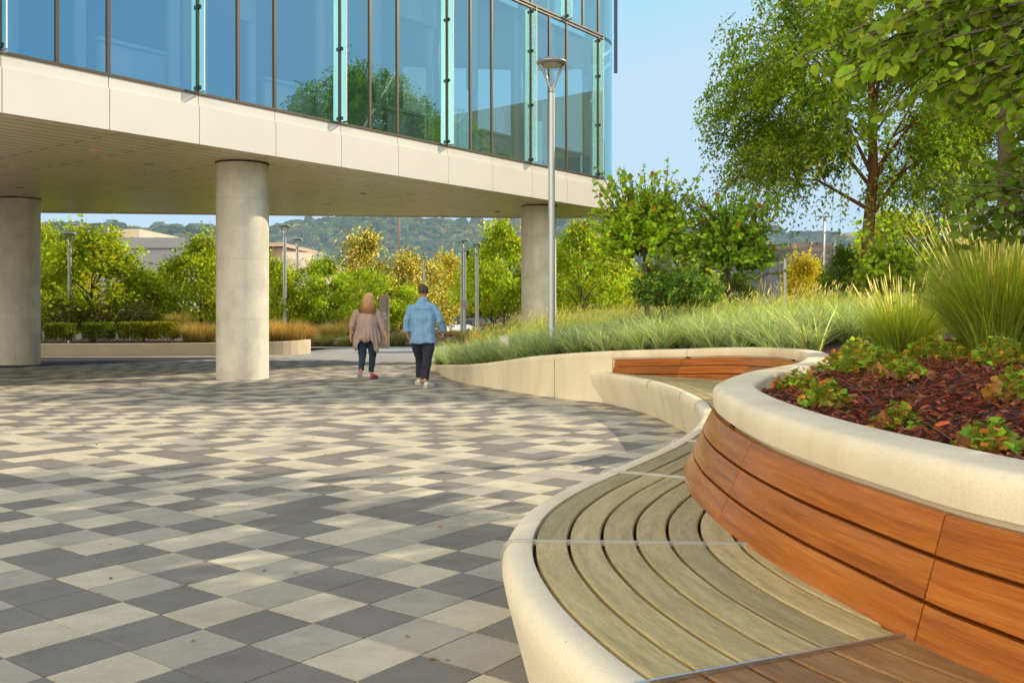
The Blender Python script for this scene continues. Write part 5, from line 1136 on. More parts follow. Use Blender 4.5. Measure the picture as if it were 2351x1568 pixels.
# ------------------------------------------------------------------ parked cars
def car_meshes(suv):
    H = 1.66 if suv else 1.44; st = [(-2.28, .42, .80, None), (-2.22, .30, .92, None), (-1.75, .28, .98 if not suv else 1.05, None), (-1.45, .28, .99 if not suv else 1.07, None)]
    xs = [-2.3, -2.2, -1.9, -1.35, -.75, -.2, .5, 1.1, 1.6, 2.0, 2.2, 2.3]; bel = [.62, .82, .92, .97, .96, .95, .94, .92, .88, .82, .74, .60]
    if suv: bel = [b+.08 for b in bel]; roofx = [(-2.1, 1.05), (-1.8, H-.05), (-1.0, H), (.2, H-.02), (.75, H-.10), (1.35, 1.02)]
    else: roofx = [(-1.85, .98), (-1.2, H-.06), (-.5, H), (.15, H-.03), (.6, H-.14), (1.25, .95)]
    V = []; n = len(xs)
    for x, zb_ in zip(xs, bel):
        w_ = .90-.10*max(0, (abs(x)-1.7)/.6); lo = .26 if abs(x) < 2.15 else .36
        for s in (-1, 1): V += [(x, s*w_*.94, lo), (x, s*w_, .55), (x, s*w_*.96, zb_)] if s > 0 else [(x, s*w_*.96, zb_), (x, s*w_, .55), (x, s*w_*.94, lo)]
    Fq = [(i*6+k, i*6+(k+1) % 6, (i+1)*6+(k+1) % 6, (i+1)*6+k) for i in range(n-1) for k in range(6)]+[tuple(range(5, -1, -1)), tuple((n-1)*6+k for k in range(6))]
    body = (V, Fq)
    R = []; 
    for x, z in roofx: f = (z-.95)/(H-.95); R += [(x, -(.84-.20*f), z), (x, (.84-.20*f), z)]
    bl = [(x, -.86, np.interp(x, xs, bel)-.02) for x, _ in roofx]; br_ = [(x, .86, np.interp(x, xs, bel)-.02) for x, _ in roofx]
    m_ = len(roofx); roof = (R, [(2*i, 2*i+2, 2*i+3, 2*i+1) for i in range(1, m_-2)])
    Vg = R+bl+br_; G = [(2*i, 2*i+2, 2*m_+i+1, 2*m_+i) for i in range(m_-1)]+[(2*i+1, 3*m_+i, 3*m_+i+1, 2*i+3) for i in range(m_-1)]+[(0, 1, 3, 2), (2*(m_-2), 2*(m_-1), 2*(m_-1)+1, 2*(m_-2)+1)]
    return body, roof, (Vg, G), H, xs
m_gl = simple('car_glass', (.018, .025, .03), .08); m_ty = simple('tyre', (.015, .015, .015), .8); m_rim = simple('alloy_rim', (.5, .5, .5), .35, .8)
CAR = {}
for suv in (False, True):
    (bv, bf), (rv, rf_), (gv, gf), H, xs = car_meshes(suv); D = {}
    mm_ = bpy.data.meshes.new('car_body'); 
    V = list(bv)+[(x, y*1.01, z+.012) for x, y, z in rv]; Fq = list(bf)+[tuple(q+len(bv) for q in f) for f in rf_]
    # pillars
    mm_.from_pydata(V, [], Fq); D['body'] = mm_
    g = bpy.data.meshes.new('car_glass'); g.from_pydata(gv, [], gf); D['window'] = g
    mb = MB()
    for k in range(24): pass
    wv = MB(); prof = [(-.11, .20), (-.11, .31), (-.08, .335), (.08, .335), (.11, .31), (.11, .20)]
    ring = []; nn_ = 22
    for y, r_ in prof: ring.append([(r_*math.cos(2*math.pi*k/nn_), y, r_*math.sin(2*math.pi*k/nn_)) for k in range(nn_)])
    V = [v for rg in ring for v in rg]; Fq = [(i*nn_+k, i*nn_+(k+1) % nn_, (i+1)*nn_+(k+1) % nn_, (i+1)*nn_+k) for i in range(5) for k in range(nn_)]; ty = bpy.data.meshes.new('tyre'); ty.from_pydata(V, [], Fq); D['tyre'] = ty
    V = [(0, -.07, 0), (0, .07, 0)]; Fq = []
    for s, b0 in ((-1, 0), (1, 1)):
        o_ = len(V); V += [(.205*math.cos(2*math.pi*k/nn_), s*.095, .205*math.sin(2*math.pi*k/nn_)) for k in range(nn_)]; Fq += [(b0, o_+k, o_+(k+1) % nn_) for k in range(nn_)]
    ri = bpy.data.meshes.new('rim'); ri.from_pydata(V, [], Fq); D['rim'] = ri
    def bx(c, h): q = MB().box(c, h); m2 = bpy.data.meshes.new('lamp'); m2.from_pydata(q.V, [], q.F); return m2
    zt = .86 if not suv else .98
    D['head'] = [bx((2.19, s*.66, .68 if not suv else .76), (.06, .17, .07)) for s in (-1, 1)]; D['tail'] = [bx((-2.24, s*.70, zt-.10), (.05, .13, .09)) for s in (-1, 1)]
    D['mirror'] = [bx((.72, s*.98, zt+.14), (.06, .09, .06)) for s in (-1, 1)]; CAR[suv] = D
m_hl = simple('headlamp_glass', (.75, .78, .8), .1); m_tl = simple('tail_lamp', (.40, .01, .01), .2)
def car(label, xd, Y, rz, suv, color, yb=None):
    X = pxx(xd, Y); th = thing('parked_car', label, 'car', (X, Y, gz(Y)+.0), 'cars in the car park'); th.rotation_euler = (0, 0, math.radians(rz)); D = CAR[suv]
    pm = M.setdefault(('paint', color), None) or simple('car_paint', color, .22, .1); M[('paint', color)] = pm
    link('body', D['body'].copy(), pm, th); link('window_band', D['window'], m_gl, th)
    for x in (-1.38, 1.42):
        for s in (-1, 1): w_ = link('wheel', D['tyre'], m_ty, th); w_.location = (x, s*.80, .335); link('rim', D['rim'], m_rim, w_)
    for k in (0, 1): link('headlight', D['head'][k], m_hl, th); link('tail_light', D['tail'][k], m_tl, th); link('door_mirror', D['mirror'][k], m_gl, th)
for a in (('white estate car seen from behind right of the man', 1036, 80, 62, True, (.80, .80, .80)), ('silver saloon car behind the white car', 1072, 87, 10, False, (.42, .45, .50)), ('dark blue car above the silver saloon', 1090, 93, 160, True, (.03, .05, .12)),
          ('dark grey car left of the navy car', 1118, 85, 75, True, (.05, .055, .06)), ('navy car with its side turned, left of the thin trunk', 1151, 86, 8, True, (.018, .028, .055)), ('dark red car peeping over the navy car', 1162, 97, 170, False, (.28, .02, .02)),
          ('black saloon nearest the right column', 1188, 88, 4, False, (.012, .013, .016)), ('pale blue car beside the lamp post behind the planter', 694, 88, 80, True, (.28, .40, .55)), ('white car low left of the slim trunk', 720, 90, 15, False, (.75, .75, .75)),
          ('silver car right of the slim trunk', 752, 92, 8, False, (.5, .52, .55)), ('red car behind the dry tussock', 770, 84, 12, False, (.42, .03, .025)), ('light red car beside the woman', 795, 86, 100, True, (.45, .05, .04)), ('black car between the sign and the man', 908, 84, 100, True, (.02, .02, .025)), ('dark car behind the woman', 824, 90, 5, True, (.03, .03, .035)), ('white car half hidden behind the man', 985, 88, 20, False, (.7, .7, .7))): car(*a)

# ------------------------------------------------------------------ far buildings
gb = thing('grey_building', 'large plain grey concrete building behind the left street trees', 'building', (pxx(365, 110), 112, gz(110))); m_gb = mottled('shaded_grey_render', (.30, .31, .33), .05, .3, .8, 8, .03, 0); m_gl2 = mottled('sunlit_cream_render', (.62, .52, .38), .04, .3, .8, 8, .03, 0)  # front's shade and upper block's sunlight are put into these two colours
X0, X1 = pxx(235, 110), pxx(449.5, 110); zt = pz(545.5, 110); zb = -3
def prism(V4, z0, z1): V = [(x, y, z0) for x, y in V4]+[(x, y, z1) for x, y in V4]; n = len(V4); return V, [(i, (i+1) % n, n+(i+1) % n, n+i) for i in range(n)]+[tuple(range(n, 2*n))]
V, Fq = prism([(X0, 110), (X1, 110), (X1+9, 150), (X0, 150)], zb, zt); obj('main_block', V, Fq, m_gb, gb)
V, Fq = prism([(X0-.1, 109.8), (X1+.2, 109.8), (X1+9.3, 150), (X0, 150.2)], pz(571, 110), pz(568, 110)); obj('cornice_band', V, Fq, simple('grey_band', (.20, .21, .22), .8), gb)
V, Fq = prism([(pxx(246, 118), 118), (pxx(320, 118), 118), (pxx(320, 118), 132), (pxx(246, 118), 132)], zt-.5, pz(526, 118)); obj('roof_block', V, Fq, m_gl2, gb)
pb = thing('pink_building', 'pale pink terraced building right of the middle column', 'building', (pxx(640, 125), 125, gz(125))); m_pb = mottled('pink_render', (.60, .49, .39), .04, .3, .8, 8, .03, 0)
for a, b_, yt, Y in ((560, 648, 569, 128), (540, 672, 592, 124), (520, 694, 596, 120), (600, 720, 621, 117)): V, Fq = prism([(pxx(a, Y), Y), (pxx(b_, Y), Y), (pxx(b_, Y)+2, Y+20), (pxx(a, Y), Y+20)], -3, pz(yt, Y)); obj('block', V, Fq, m_pb, pb)
V, Fq = prism([(pxx(560, 126), 125.5), (pxx(652, 126), 125.5), (pxx(666, 126), 150), (pxx(560, 126), 150)], pz(569, 128)+.02, pz(560, 128)); obj('roof', V, Fq, simple('terracotta_roof', (.50, .37, .26), .8), pb)
# office block across the plaza on the right: its shaded side shows in the glass
gw = thing('grey_shed', 'plain blue grey low block glimpsed between leafy shrub and seed spikes', 'building', (13.5, 27, gz(27))); MB().box((0, 0, 1.6), (1.6, 1.2, 1.9)).build('wall', simple('blue_grey_render', (.30, .33, .37), .8), gw, world=False); MB().box((0, 0, 3.55), (1.7, 1.3, .05)).build('roof', M['lampgrey'], gw, world=False)
ob = thing('bronze_office_block', 'big grey bronze office block at the right behind the trees', 'building', (30, 36, gz(35))); e1 = np.array([.80, -.60]); e2 = np.array([.60, .80]); q0 = np.array([21.4, 34.7]); m_ob = mottled('bronze_cladding', (.20, .185, .15), .08, .4, .6, 8, .05, 0)
V, Fq = prism([tuple(q0), tuple(q0+e1*30), tuple(q0+e1*30+e2*18), tuple(q0+e2*18)], -1.5, 12.3); obj('main_block', V, Fq, m_ob, ob)
for fl in range(3):
    for k in range(10):
        c = q0+e1*(1.6+2.9*k)-e2*.02; mb = MB(); mb.box((c[0], c[1], 1.6+3.2*fl), (1.0, .03, 1.0), (e1[0], e1[1], 0), (e2[0], e2[1], 0)); mb.build('window', simple('dark_window', (.03, .04, .045), .1) if 'dw' not in M else M['dw'], ob)
# ------------------------------------------------------------------ hills
def ridge(name, Y, prof, depth, col, bumps, seed, foot=-5, haze=(.0, .0, .0)):
    xs_ = np.linspace(prof[0][0], prof[-1][0], 220); yt = np.interp(xs_, [p[0] for p in prof], [p[1] for p in prof]); rows = 26; V = []
    for k in range(rows):
        f = k/(rows-1); y = Y-depth*f
        for q, xd in enumerate(xs_):
            X = (xd-CX)/F*Y; zr = pz(yt[q], Y); nz = noise.fractal(Vector((X*6/Y*3, f*3.1+seed, seed)), 1, 2, 4)
            V.append((X, y, zr*(1-f)**1.15+foot*f+nz*zr*.16*math.sin(math.pi*min(1, f*1.2))))
    n = len(xs_); V = np.array(V); Fq = np.array([(k*n+q, k*n+q+1, (k+1)*n+q+1, (k+1)*n+q) for k in range(rows-1) for q in range(n-1)])
    m, t, b = nt(name+'_cover'); L = t.links; tc = node(t, 'ShaderNodeTexCoord'); n1 = node(t, 'ShaderNodeTexNoise', i_Scale=bumps, i_Detail=6, i_Roughness=.65); L.new(tc.outputs['Object'], n1.inputs['Vector'])
    L.new(ramp(t, n1.outputs[0], [(.35, col[0]), (.52, col[1]), (.72, col[2])]), b.inputs['Base Color']); b.inputs['Roughness'].default_value = 1; b.inputs['Specular IOR Level'].default_value = 0
    b.inputs['Emission Color'].default_value = rgba(haze); b.inputs['Emission Strength'].default_value = 1  # distance haze painted as a faint glow of the slope
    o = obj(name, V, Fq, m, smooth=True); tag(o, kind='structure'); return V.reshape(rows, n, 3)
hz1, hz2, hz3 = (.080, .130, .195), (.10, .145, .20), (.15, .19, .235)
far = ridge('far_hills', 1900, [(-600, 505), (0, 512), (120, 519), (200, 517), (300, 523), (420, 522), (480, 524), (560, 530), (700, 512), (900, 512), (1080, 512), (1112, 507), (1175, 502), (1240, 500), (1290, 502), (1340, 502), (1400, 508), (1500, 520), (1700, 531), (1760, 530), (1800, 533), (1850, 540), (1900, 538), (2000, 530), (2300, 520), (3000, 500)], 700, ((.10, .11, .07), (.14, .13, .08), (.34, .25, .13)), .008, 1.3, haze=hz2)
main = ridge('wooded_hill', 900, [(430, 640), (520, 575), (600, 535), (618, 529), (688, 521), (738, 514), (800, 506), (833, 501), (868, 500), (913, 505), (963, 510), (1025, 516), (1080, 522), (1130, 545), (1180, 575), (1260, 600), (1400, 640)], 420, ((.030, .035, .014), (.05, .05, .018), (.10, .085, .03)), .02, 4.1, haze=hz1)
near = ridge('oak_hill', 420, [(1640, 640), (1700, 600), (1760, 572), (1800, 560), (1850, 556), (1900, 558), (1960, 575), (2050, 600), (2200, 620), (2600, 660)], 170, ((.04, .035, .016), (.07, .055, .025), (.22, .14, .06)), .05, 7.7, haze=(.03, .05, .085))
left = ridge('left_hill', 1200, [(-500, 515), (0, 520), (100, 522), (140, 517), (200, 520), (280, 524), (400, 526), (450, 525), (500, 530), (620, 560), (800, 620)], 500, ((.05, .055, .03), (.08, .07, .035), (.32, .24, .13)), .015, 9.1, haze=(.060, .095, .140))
# oak crowns: one mass of wood on each hill
bm = bmesh.new(); bmesh.ops.create_icosphere(bm, subdivisions=2, radius=1); IV = np.array([v.co[:] for v in bm.verts]); IF = np.array([[v.index for v in f.verts] for f in bm.faces]); bm.free()
def wood(name, label, grid, n, rad, col, seed, haze, lim=1.0, bare=-.9):
    r = np.random.default_rng(seed); R_, N_, _ = grid.shape; Vs = []; Fs = []; Cs = []; c = 0
    vars_ = [IV*(1+np.array([noise.noise(Vector(v*1.7)+Vector((k*5., 0, seed)))*.45 for v in IV]))[:, None]*np.array([1, 1, .82]) for k in range(6)]
    for k in range(n*3):
        a = r.random()*lim*(R_-1.001); q = r.random()*(N_-1.001); i, j = int(a), int(q); p = grid[i, j]+(grid[i+1, j]-grid[i, j])*(a-i)+(grid[i, j+1]-grid[i, j])*(q-j)
        if noise.noise(Vector((p[0]*.012, p[1]*.012, seed*1.0))) < bare: continue
        s = r.uniform(*rad); Vs.append(vars_[k % 6]*s*np.array([1, 1, r.uniform(.8, 1.15)])+p+np.array([0, 0, -s*.15])); Fs.append(IF+c*len(IV)); Cs.append(np.tile(np.array(col)*math.exp(r.normal(0, .28))*(1+r.normal(0, .12, 3)), (len(IV), 1))); c += 1
        if c >= n: break
    m, t, b = nt(name+'_crowns'); L = t.links; at = node(t, 'ShaderNodeAttribute', attribute_name='Col'); tc = node(t, 'ShaderNodeTexCoord'); nn = node(t, 'ShaderNodeTexNoise', i_Scale=.55, i_Detail=4); L.new(tc.outputs['Object'], nn.inputs['Vector'])
    mx = node(t, 'ShaderNodeMix', data_type='RGBA', blend_type='MULTIPLY'); mx.inputs[0].default_value = 1; L.new(at.outputs['Color'], mx.inputs[6]); L.new(ramp(t, nn.outputs[0], [(.35, (.45,)*3), (.62, (1.35,)*3)]), mx.inputs[7]); L.new(mx.outputs[2], b.inputs['Base Color']); b.inputs['Roughness'].default_value = 1; b.inputs['Specular IOR Level'].default_value = 0
    b.inputs['Emission Color'].default_value = rgba(haze); b.inputs['Emission Strength'].default_value = 1  # crowns glow faintly to paint the haze of distance
    tag(obj(name, np.concatenate(Vs), np.concatenate(Fs), m, smooth=True, col=np.clip(np.concatenate(Cs), .004, 1)), label, 'forest', kind='stuff')
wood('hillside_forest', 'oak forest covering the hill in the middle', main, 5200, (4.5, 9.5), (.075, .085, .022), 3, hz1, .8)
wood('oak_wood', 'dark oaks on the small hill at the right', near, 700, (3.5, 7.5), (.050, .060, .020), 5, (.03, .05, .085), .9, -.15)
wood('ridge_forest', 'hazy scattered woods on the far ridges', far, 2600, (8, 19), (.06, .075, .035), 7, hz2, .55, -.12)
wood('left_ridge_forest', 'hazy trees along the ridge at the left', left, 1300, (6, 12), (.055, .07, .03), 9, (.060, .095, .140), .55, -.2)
# ------------------------------------------------------------------ two people walking away
def fuse(name, mb, voxel, mat, parent, smooth_it=3, disp=None, loc=(0, 0, 0)):
    me = bpy.data.meshes.new(name); me.from_pydata(mb.V, [], mb.F); me.update()
    o = bpy.data.objects.new(name, me); COL.objects.link(o)
    rm = o.modifiers.new('r', 'REMESH'); rm.mode = 'VOXEL'; rm.voxel_size = voxel; rm.adaptivity = 0
    sm = o.modifiers.new('s', 'SMOOTH'); sm.factor = .5; sm.iterations = smooth_it
    dg = bpy.context.evaluated_depsgraph_get(); m2 = bpy.data.meshes.new_from_object(o.evaluated_get(dg)); bpy.data.objects.remove(o)
    m2.name = name
    if disp is not None:
        n = len(m2.vertices); V = np.empty(n*3, np.float32); N_ = np.empty(n*3, np.float32); m2.vertices.foreach_get('co', V); m2.vertices.foreach_get('normal', N_); V = V.reshape(-1, 3); N_ = N_.reshape(-1, 3)
        V += N_*disp(V)[:, None]; m2.vertices.foreach_set('co', V.ravel()); m2.update()
    m2.polygons.foreach_set('use_smooth', [True]*len(m2.polygons)); m2.materials.clear(); return link(name, m2, mat, parent)
def ell(mb, c, r, n=18, m_=12):
    mb.lathe([(r[0]*math.sin(math.pi*k/m_)+1e-4, -r[2]*math.cos(math.pi*k/m_)) for k in range(m_+1)], c, n, 1, r[1]/r[0]); return mb
def stack(mb, secs, n=28):
    """horizontal ellipse sections (x, y, z, rx, ry)"""
    b = len(mb.V)
    for x, y, z, rx, ry in secs:
        for k in range(n): a = 2*math.pi*k/n; mb.V.append((x+rx*math.cos(a), y+ry*math.sin(a), z))
    for i in range(len(secs)-1):
        for k in range(n): mb.F.append((b+i*n+k, b+i*n+(k+1) % n, b+(i+1)*n+(k+1) % n, b+(i+1)*n+k))
    mb.F.append(tuple(b+k for k in range(n-1, -1, -1))); mb.F.append(tuple(b+(len(secs)-1)*n+k for k in range(n))); return mb
def hand(mb, w, d, side, curl, s=1.0, palm_n=(0, -1, 0)):
    """wrist w, direction d to the fingertips; side = unit vector across the palm towards the thumb; curl bends towards pn"""
    w = np.array(w, float); d = unit(np.array(d, float)); sd = unit(np.array(side, float)); pn = unit(np.cross(d, sd)); pn = pn*(1 if np.dot(pn, palm_n) > 0 else -1)
    for k in range(4):                           # palm as four overlapping rays
        o = sd*(.030-.020*k)*s; mb.tube([w+o*.55, w+o*.8+d*.035*s, w+o+d*.082*s], [.017*s, .0165*s, .012*s], 8)
    for k, (L, o) in enumerate(((.068, .031), (.078, .0105), (.073, -.010), (.056, -.030))):
        p = w+sd*o*s+d*.082*s; dirs = d; pts = [p]; c = curl*(1+.12*k)
        for seg, fr in ((.42, .35), (.32, .75), (.26, 1.1)):
            a = c*fr; dv = unit(d*math.cos(a)+pn*math.sin(a)); pts.append(pts[-1]+dv*L*seg*s)
        mb.tube(pts, [.0098*s, .009*s, .0083*s, .006*s], 8)
    p = w+sd*.026*s+d*.022*s; t1 = p+unit(sd*.8+d*.7+pn*.3)*.042*s; t2 = t1+unit(sd*.25+d+pn*.35)*.030*s; t3 = t2+unit(d+pn*.5)*.022*s; mb.tube([p, t1, t2, t3], [.014*s, .0115*s, .010*s, .007*s], 8)
skin = mottled('skin', (.50, .27, .18), .06, 9, .5, 60, .04, 0); skin_w = mottled('fair_skin', (.58, .33, .24), .08, 9, .5, 60, .04, 0)
def cloth(name, c, scale=40, amt=.12):
    m = mottled(name, c, amt, 9, .85, 260, .08, .06); return m
def wr(seed, amp, fx, fz):
    def f(V): return np.array([noise.noise(Vector((v[0]*fx+seed, v[1]*fx, v[2]*fz)))*amp+noise.noise(Vector((v[0]*fx*2.2, v[1]*fx*2.2+seed, v[2]*fz*2.5)))*amp*.4 for v in V])
    return f
def face(mb, c, s=1.0):
    """nose, brow, chin and lips on the +y side of the head"""
    c = np.array(c)
    mb.tube([c+np.array([0, .088, .028])*s, c+np.array([0, .108, -.004])*s, c+np.array([0, .112, -.022])*s], [.008*s, .012*s, .013*s], 8)
    for q in (-1, 1): ell(mb, c+np.array([q*.034, .082, .030])*s, np.array([.018, .012, .010])*s); ell(mb, c+np.array([q*.081, -.004, -.004])*s, np.array([.010, .020, .034])*s)
    ell(mb, c+np.array([0, .086, -.056])*s, np.array([.026, .014, .010])*s); ell(mb, c+np.array([0, .072, -.098])*s, np.array([.034, .03, .024])*s)

# --- the man
MX, MY = pxx(968, 16.25), 16.25; mz = gz(MY)
man = thing('person', 'man walking away in loose light blue shirt, navy trousers and white shoes', 'person', (MX, MY, mz), 'people walking away')
LSh, RSh = (-.19, .30, 1.40), (.19, .30, 1.40); LE, RE = (-.285, .27, 1.21), (.300, .27, 1.19); LW, RW = (-.285, .33, .965), (.335, .42, .995)
LK, RK = (-.085, .50, .50), (.075, .20, .49); LA, RA = (-.080, .52, .105), (.060, -.02, .115); LH, RH = (-.10, .30, .90), (.10, .29, .90)
b = MB()
hc = (.0, .33, 1.715)
ell(b, hc, (.087, .106, .116)); ell(b, (0, .365, 1.65), (.062, .07, .07)); face(b, hc); b.tube([(0, .30, 1.44), (0, .31, 1.52), (0, .325, 1.64)], [.072, .058, .057], 14)
stack(b, [(0, .30, .86, .17, .13), (0, .30, 1.0, .165, .125), (0, .29, 1.2, .165, .125), (0, .29, 1.38, .175, .11), (0, .30, 1.44, .14, .085), (0, .30, 1.48, .08, .07)])
b.tube([LSh, LE], [.055, .043], 12); b.tube([LE, LW], [.043, .028], 12); b.tube([RSh, RE], [.055, .043], 12); b.tube([RE, RW], [.043, .028], 12)
hand(b, LW, (.22, .12, -1), (.25, .95, .1), .55, 1.02, (1, 0, 0)); hand(b, RW, (-.05, .05, -1), (-.55, .8, .05), 1.25, 1.02, (-1, 0, 0))
for H_, K_, A_ in ((LH, LK, LA), (RH, RK, RA)): b.tube([H_, K_, A_], [.07, .045, .034], 14)
fuse('body', b, .0062, skin, man, 2)
# head hair: a close cropped cap
h = MB(); ell(h, (0, .325, 1.728), (.091, .110, .108), 24, 16)
ho = fuse('hair', h, .006, mottled('cropped_hair', (.085, .065, .052), .5, 40, .85, 300, .3, .1), man, 1); me = ho.data; bm = bmesh.new(); bm.from_mesh(me)
bmesh.ops.delete(bm, geom=[v for v in bm.verts if v.co.z < 1.648+max(0, v.co.y-.30)*.9 or (v.co.y > .385 and v.co.z < 1.775)], context='VERTS'); bm.to_mesh(me); bm.free()
# shirt
s = MB(); stack(s, [(0, .285, .785, .228, .165), (0, .285, .84, .226, .163), (0, .285, .95, .220, .155), (0, .285, 1.10, .215, .15), (0, .285, 1.25, .218, .148), (0, .29, 1.38, .225, .138), (0, .295, 1.445, .205, .115), (0, .30, 1.50, .150, .092), (0, .305, 1.545, .085, .078), (0, .31, 1.575, .070, .070)])
s.tube([(-.15, .30, 1.43), (-.205, .295, 1.40), (-.262, .285, 1.29), (-.29, .27, 1.20), (-.292, .30, 1.08), (-.288, .325, 1.0)], [.066, .074, .070, .066, .063, .062], 16)
s.tube([(.15, .30, 1.43), (.205, .295, 1.40), (.268, .285, 1.29), (.305, .28, 1.19), (.325, .35, 1.09), (.335, .40, 1.03)], [.066, .074, .070, .066, .063, .062], 16)
s.tube([(-.289, .32, 1.045), (-.287, .325, .995)], [.072, .074], 16); s.tube([(.331, .385, 1.06), (.337, .405, 1.015)], [.072, .076], 16); s.tube([(.35, .38, 1.035), (.405, .38, 1.045)], [.028, .018], 8)
shirt = fuse('shirt', s, .0095, cloth('blue_linen', (.19, .37, .60)), man, 3, wr(3, .026, 8, 3.2))
stack(MB(), [(0, .305, 1.54, .078, .072), (0, .31, 1.60, .068, .066)]).build('collar', shirt.data.materials[0], shirt, True, world=False)
MB().box((0, .150, 1.395), (.17, .003, .004)).build('yoke_seam', cloth('blue_seam', (.14, .28, .47)), shirt, world=False)
MB().tube([(LW[0], LW[1]-.003, LW[2]+.022), (LW[0], LW[1]-.003, LW[2]+.004)], .034, 14).build('wristwatch', M['steel'], man, True, world=False)
# trousers
t_ = MB(); stack(t_, [(0, .295, .76, .195, .15), (0, .295, .86, .19, .145), (0, .295, .94, .18, .14)])
t_.tube([(-.095, .30, .86), (-.10, .36, .70), LK, (-.082, .525, .32), (-.080, .515, .155)], [.115, .108, .084, .074, .070], 18); t_.tube([(.095, .29, .86), (.092, .26, .70), RK, (.066, .08, .30), (.060, .0, .165)], [.115, .108, .086, .076, .070], 18)
fuse('trousers', t_, .009, cloth('navy_cotton', (.016, .018, .040)), man, 3, wr(8, .012, 9, 5))
def shoe(th, name, heel, yaw, L, mat, sole, pitch=0, wd=.048, accent=None):
    c, s_ = math.cos(yaw), math.sin(yaw); P = lambda x, y, z: (heel[0]+x*c+y*s_, heel[1]-x*s_+y*c, heel[2]+z+y*math.tan(-pitch) if True else 0)
    mb = MB(); secs = [(0, .030, .075), (.03, .040, .095), (.08, .040, .085), (.14, .046, .062), (.20, wd, .050), (L-.03, .040, .040), (L, .020, .026)]; k = 14; b0 = len(mb.V)
    for y, hw, hh in secs:
        for q in range(k): a = 2*math.pi*q/k; mb.V.append(P(hw*math.cos(a), y, max(.018, .018+hh*.5+hh*.5*math.sin(a))))
    for i in range(len(secs)-1):
        for q in range(k): mb.F.append((b0+i*k+q, b0+i*k+(q+1) % k, b0+(i+1)*k+(q+1) % k, b0+(i+1)*k+q))
    mb.F.append(tuple(range(b0+k-1, b0-1, -1))); mb.F.append(tuple(b0+(len(secs)-1)*k+q for q in range(k))); o = mb.build(name, mat, th, True, world=False)
    mb = MB(); n = len(secs); V = []
    for y, hw, hh in secs:
        for q in (-1, 1):
            for z in (0, .024): V.append(P(q*(hw+.004), y, z))
    F_ = []
    for i in range(n-1): a = i*4; F_ += [(a, a+4, a+5, a+1), (a+2, a+3, a+7, a+6), (a+1, a+5, a+7, a+3), (a, a+2, a+6, a+4)]
    F_ += [(0, 1, 3, 2), ((n-1)*4, (n-1)*4+2, (n-1)*4+3, (n-1)*4+1)]; mb.add(V, F_).build('sole', sole, o, world=False)
    if accent: MB().tube([P(-.03, .06, .06), P(0, .05, .085), P(.03, .06, .06)], .012, 8).build('heel_panel', accent, o, True, world=False)
wsh = simple('white_canvas', (.66, .62, .54), .7); wso = simple('white_sole', (.62, .58, .5), .7)
shoe(man, 'shoe', (LA[0]-.01, LA[1]-.05, .02), math.radians(-14), .27, wsh, wso, -.02); shoe(man, 'shoe', (RA[0]+.01, RA[1]-.06, .012), math.radians(24), .28, wsh, wso, 0)

# --- the woman
WX, WY = pxx(839, 18.3), 18.3; wz = gz(WY)
wom = thing('person', 'woman with strawberry blonde hair walking away in taupe cardigan, jeans and pink trainers', 'person', (WX, WY, wz), 'people walking away')
hc = (.03, .20, 1.545); b = MB(); ell(b, hc, (.074, .092, .100)); ell(b, (.03, .235, 1.485), (.056, .064, .064)); face(b, hc, .94); b.tube([(.02, .17, 1.28), (.025, .185, 1.36), (.03, .20, 1.48)], [.065, .055, .052], 14)
stack(b, [(0, .18, .78, .19, .16), (0, .18, .95, .19, .16), (0, .18, 1.1, .185, .15), (0, .18, 1.25, .18, .125), (0, .18, 1.32, .13, .09), (0, .18, 1.36, .07, .06)])
LSh, RSh = (-.185, .18, 1.305), (.20, .18, 1.30); LE, RE = (-.285, .16, 1.03), (.305, .16, 1.0); LW, RW = (-.315, .225, .845), (.375, .19, .805)
for a in ((LSh, LE, LW), (RSh, RE, RW)): b.tube(a, [.056, .047, .027], 12)
hand(b, LW, (.05, .15, -1), (.5, .85, .1), .5, .92, (1, .3, 0)); hand(b, RW, (-.10, .08, -1), (-.45, .85, .1), .55, .92, (-1, .3, 0))
LH, RH = (-.09, .18, .83), (.09, .18, .83); LK, RK = (-.085, .16, .44), (.088, .30, .44); LA, RA = (-.080, -.06, .17), (.062, .30, .10)
for H_, K_, A_ in ((LH, LK, LA), (RH, RK, RA)): b.tube([H_, K_, A_], [.07, .040, .030], 14)
fuse('body', b, .0062, skin_w, wom, 2)
# hair: a full shoulder length fall, brighter on top and coppery below
r = np.random.default_rng(77); h = MB(); stack(h, [(.02, .115, 1.285, .135, .050), (.02, .12, 1.33, .150, .068), (.022, .135, 1.40, .136, .088), (.026, .16, 1.48, .114, .106), (.03, .185, 1.56, .098, .114), (.03, .20, 1.62, .083, .10), (.03, .205, 1.655, .045, .055), (.03, .205, 1.665, .01, .012)])
m, t, bb = nt('strawberry_hair'); L = t.links; tc = node(t, 'ShaderNodeTexCoord'); sx = node(t, 'ShaderNodeSeparateXYZ'); L.new(tc.outputs['Object'], sx.inputs[0]); mr = node(t, 'ShaderNodeMapRange'); mr.inputs[1].default_value = 1.28; mr.inputs[2].default_value = 1.62; L.new(sx.outputs[2], mr.inputs[0])
nn = node(t, 'ShaderNodeTexNoise', i_Scale=1, i_Detail=4); mp = node(t, 'ShaderNodeMapping'); mp.inputs['Scale'].default_value = (60, 60, 5); L.new(tc.outputs['Object'], mp.inputs[0]); L.new(mp.outputs[0], nn.inputs['Vector'])
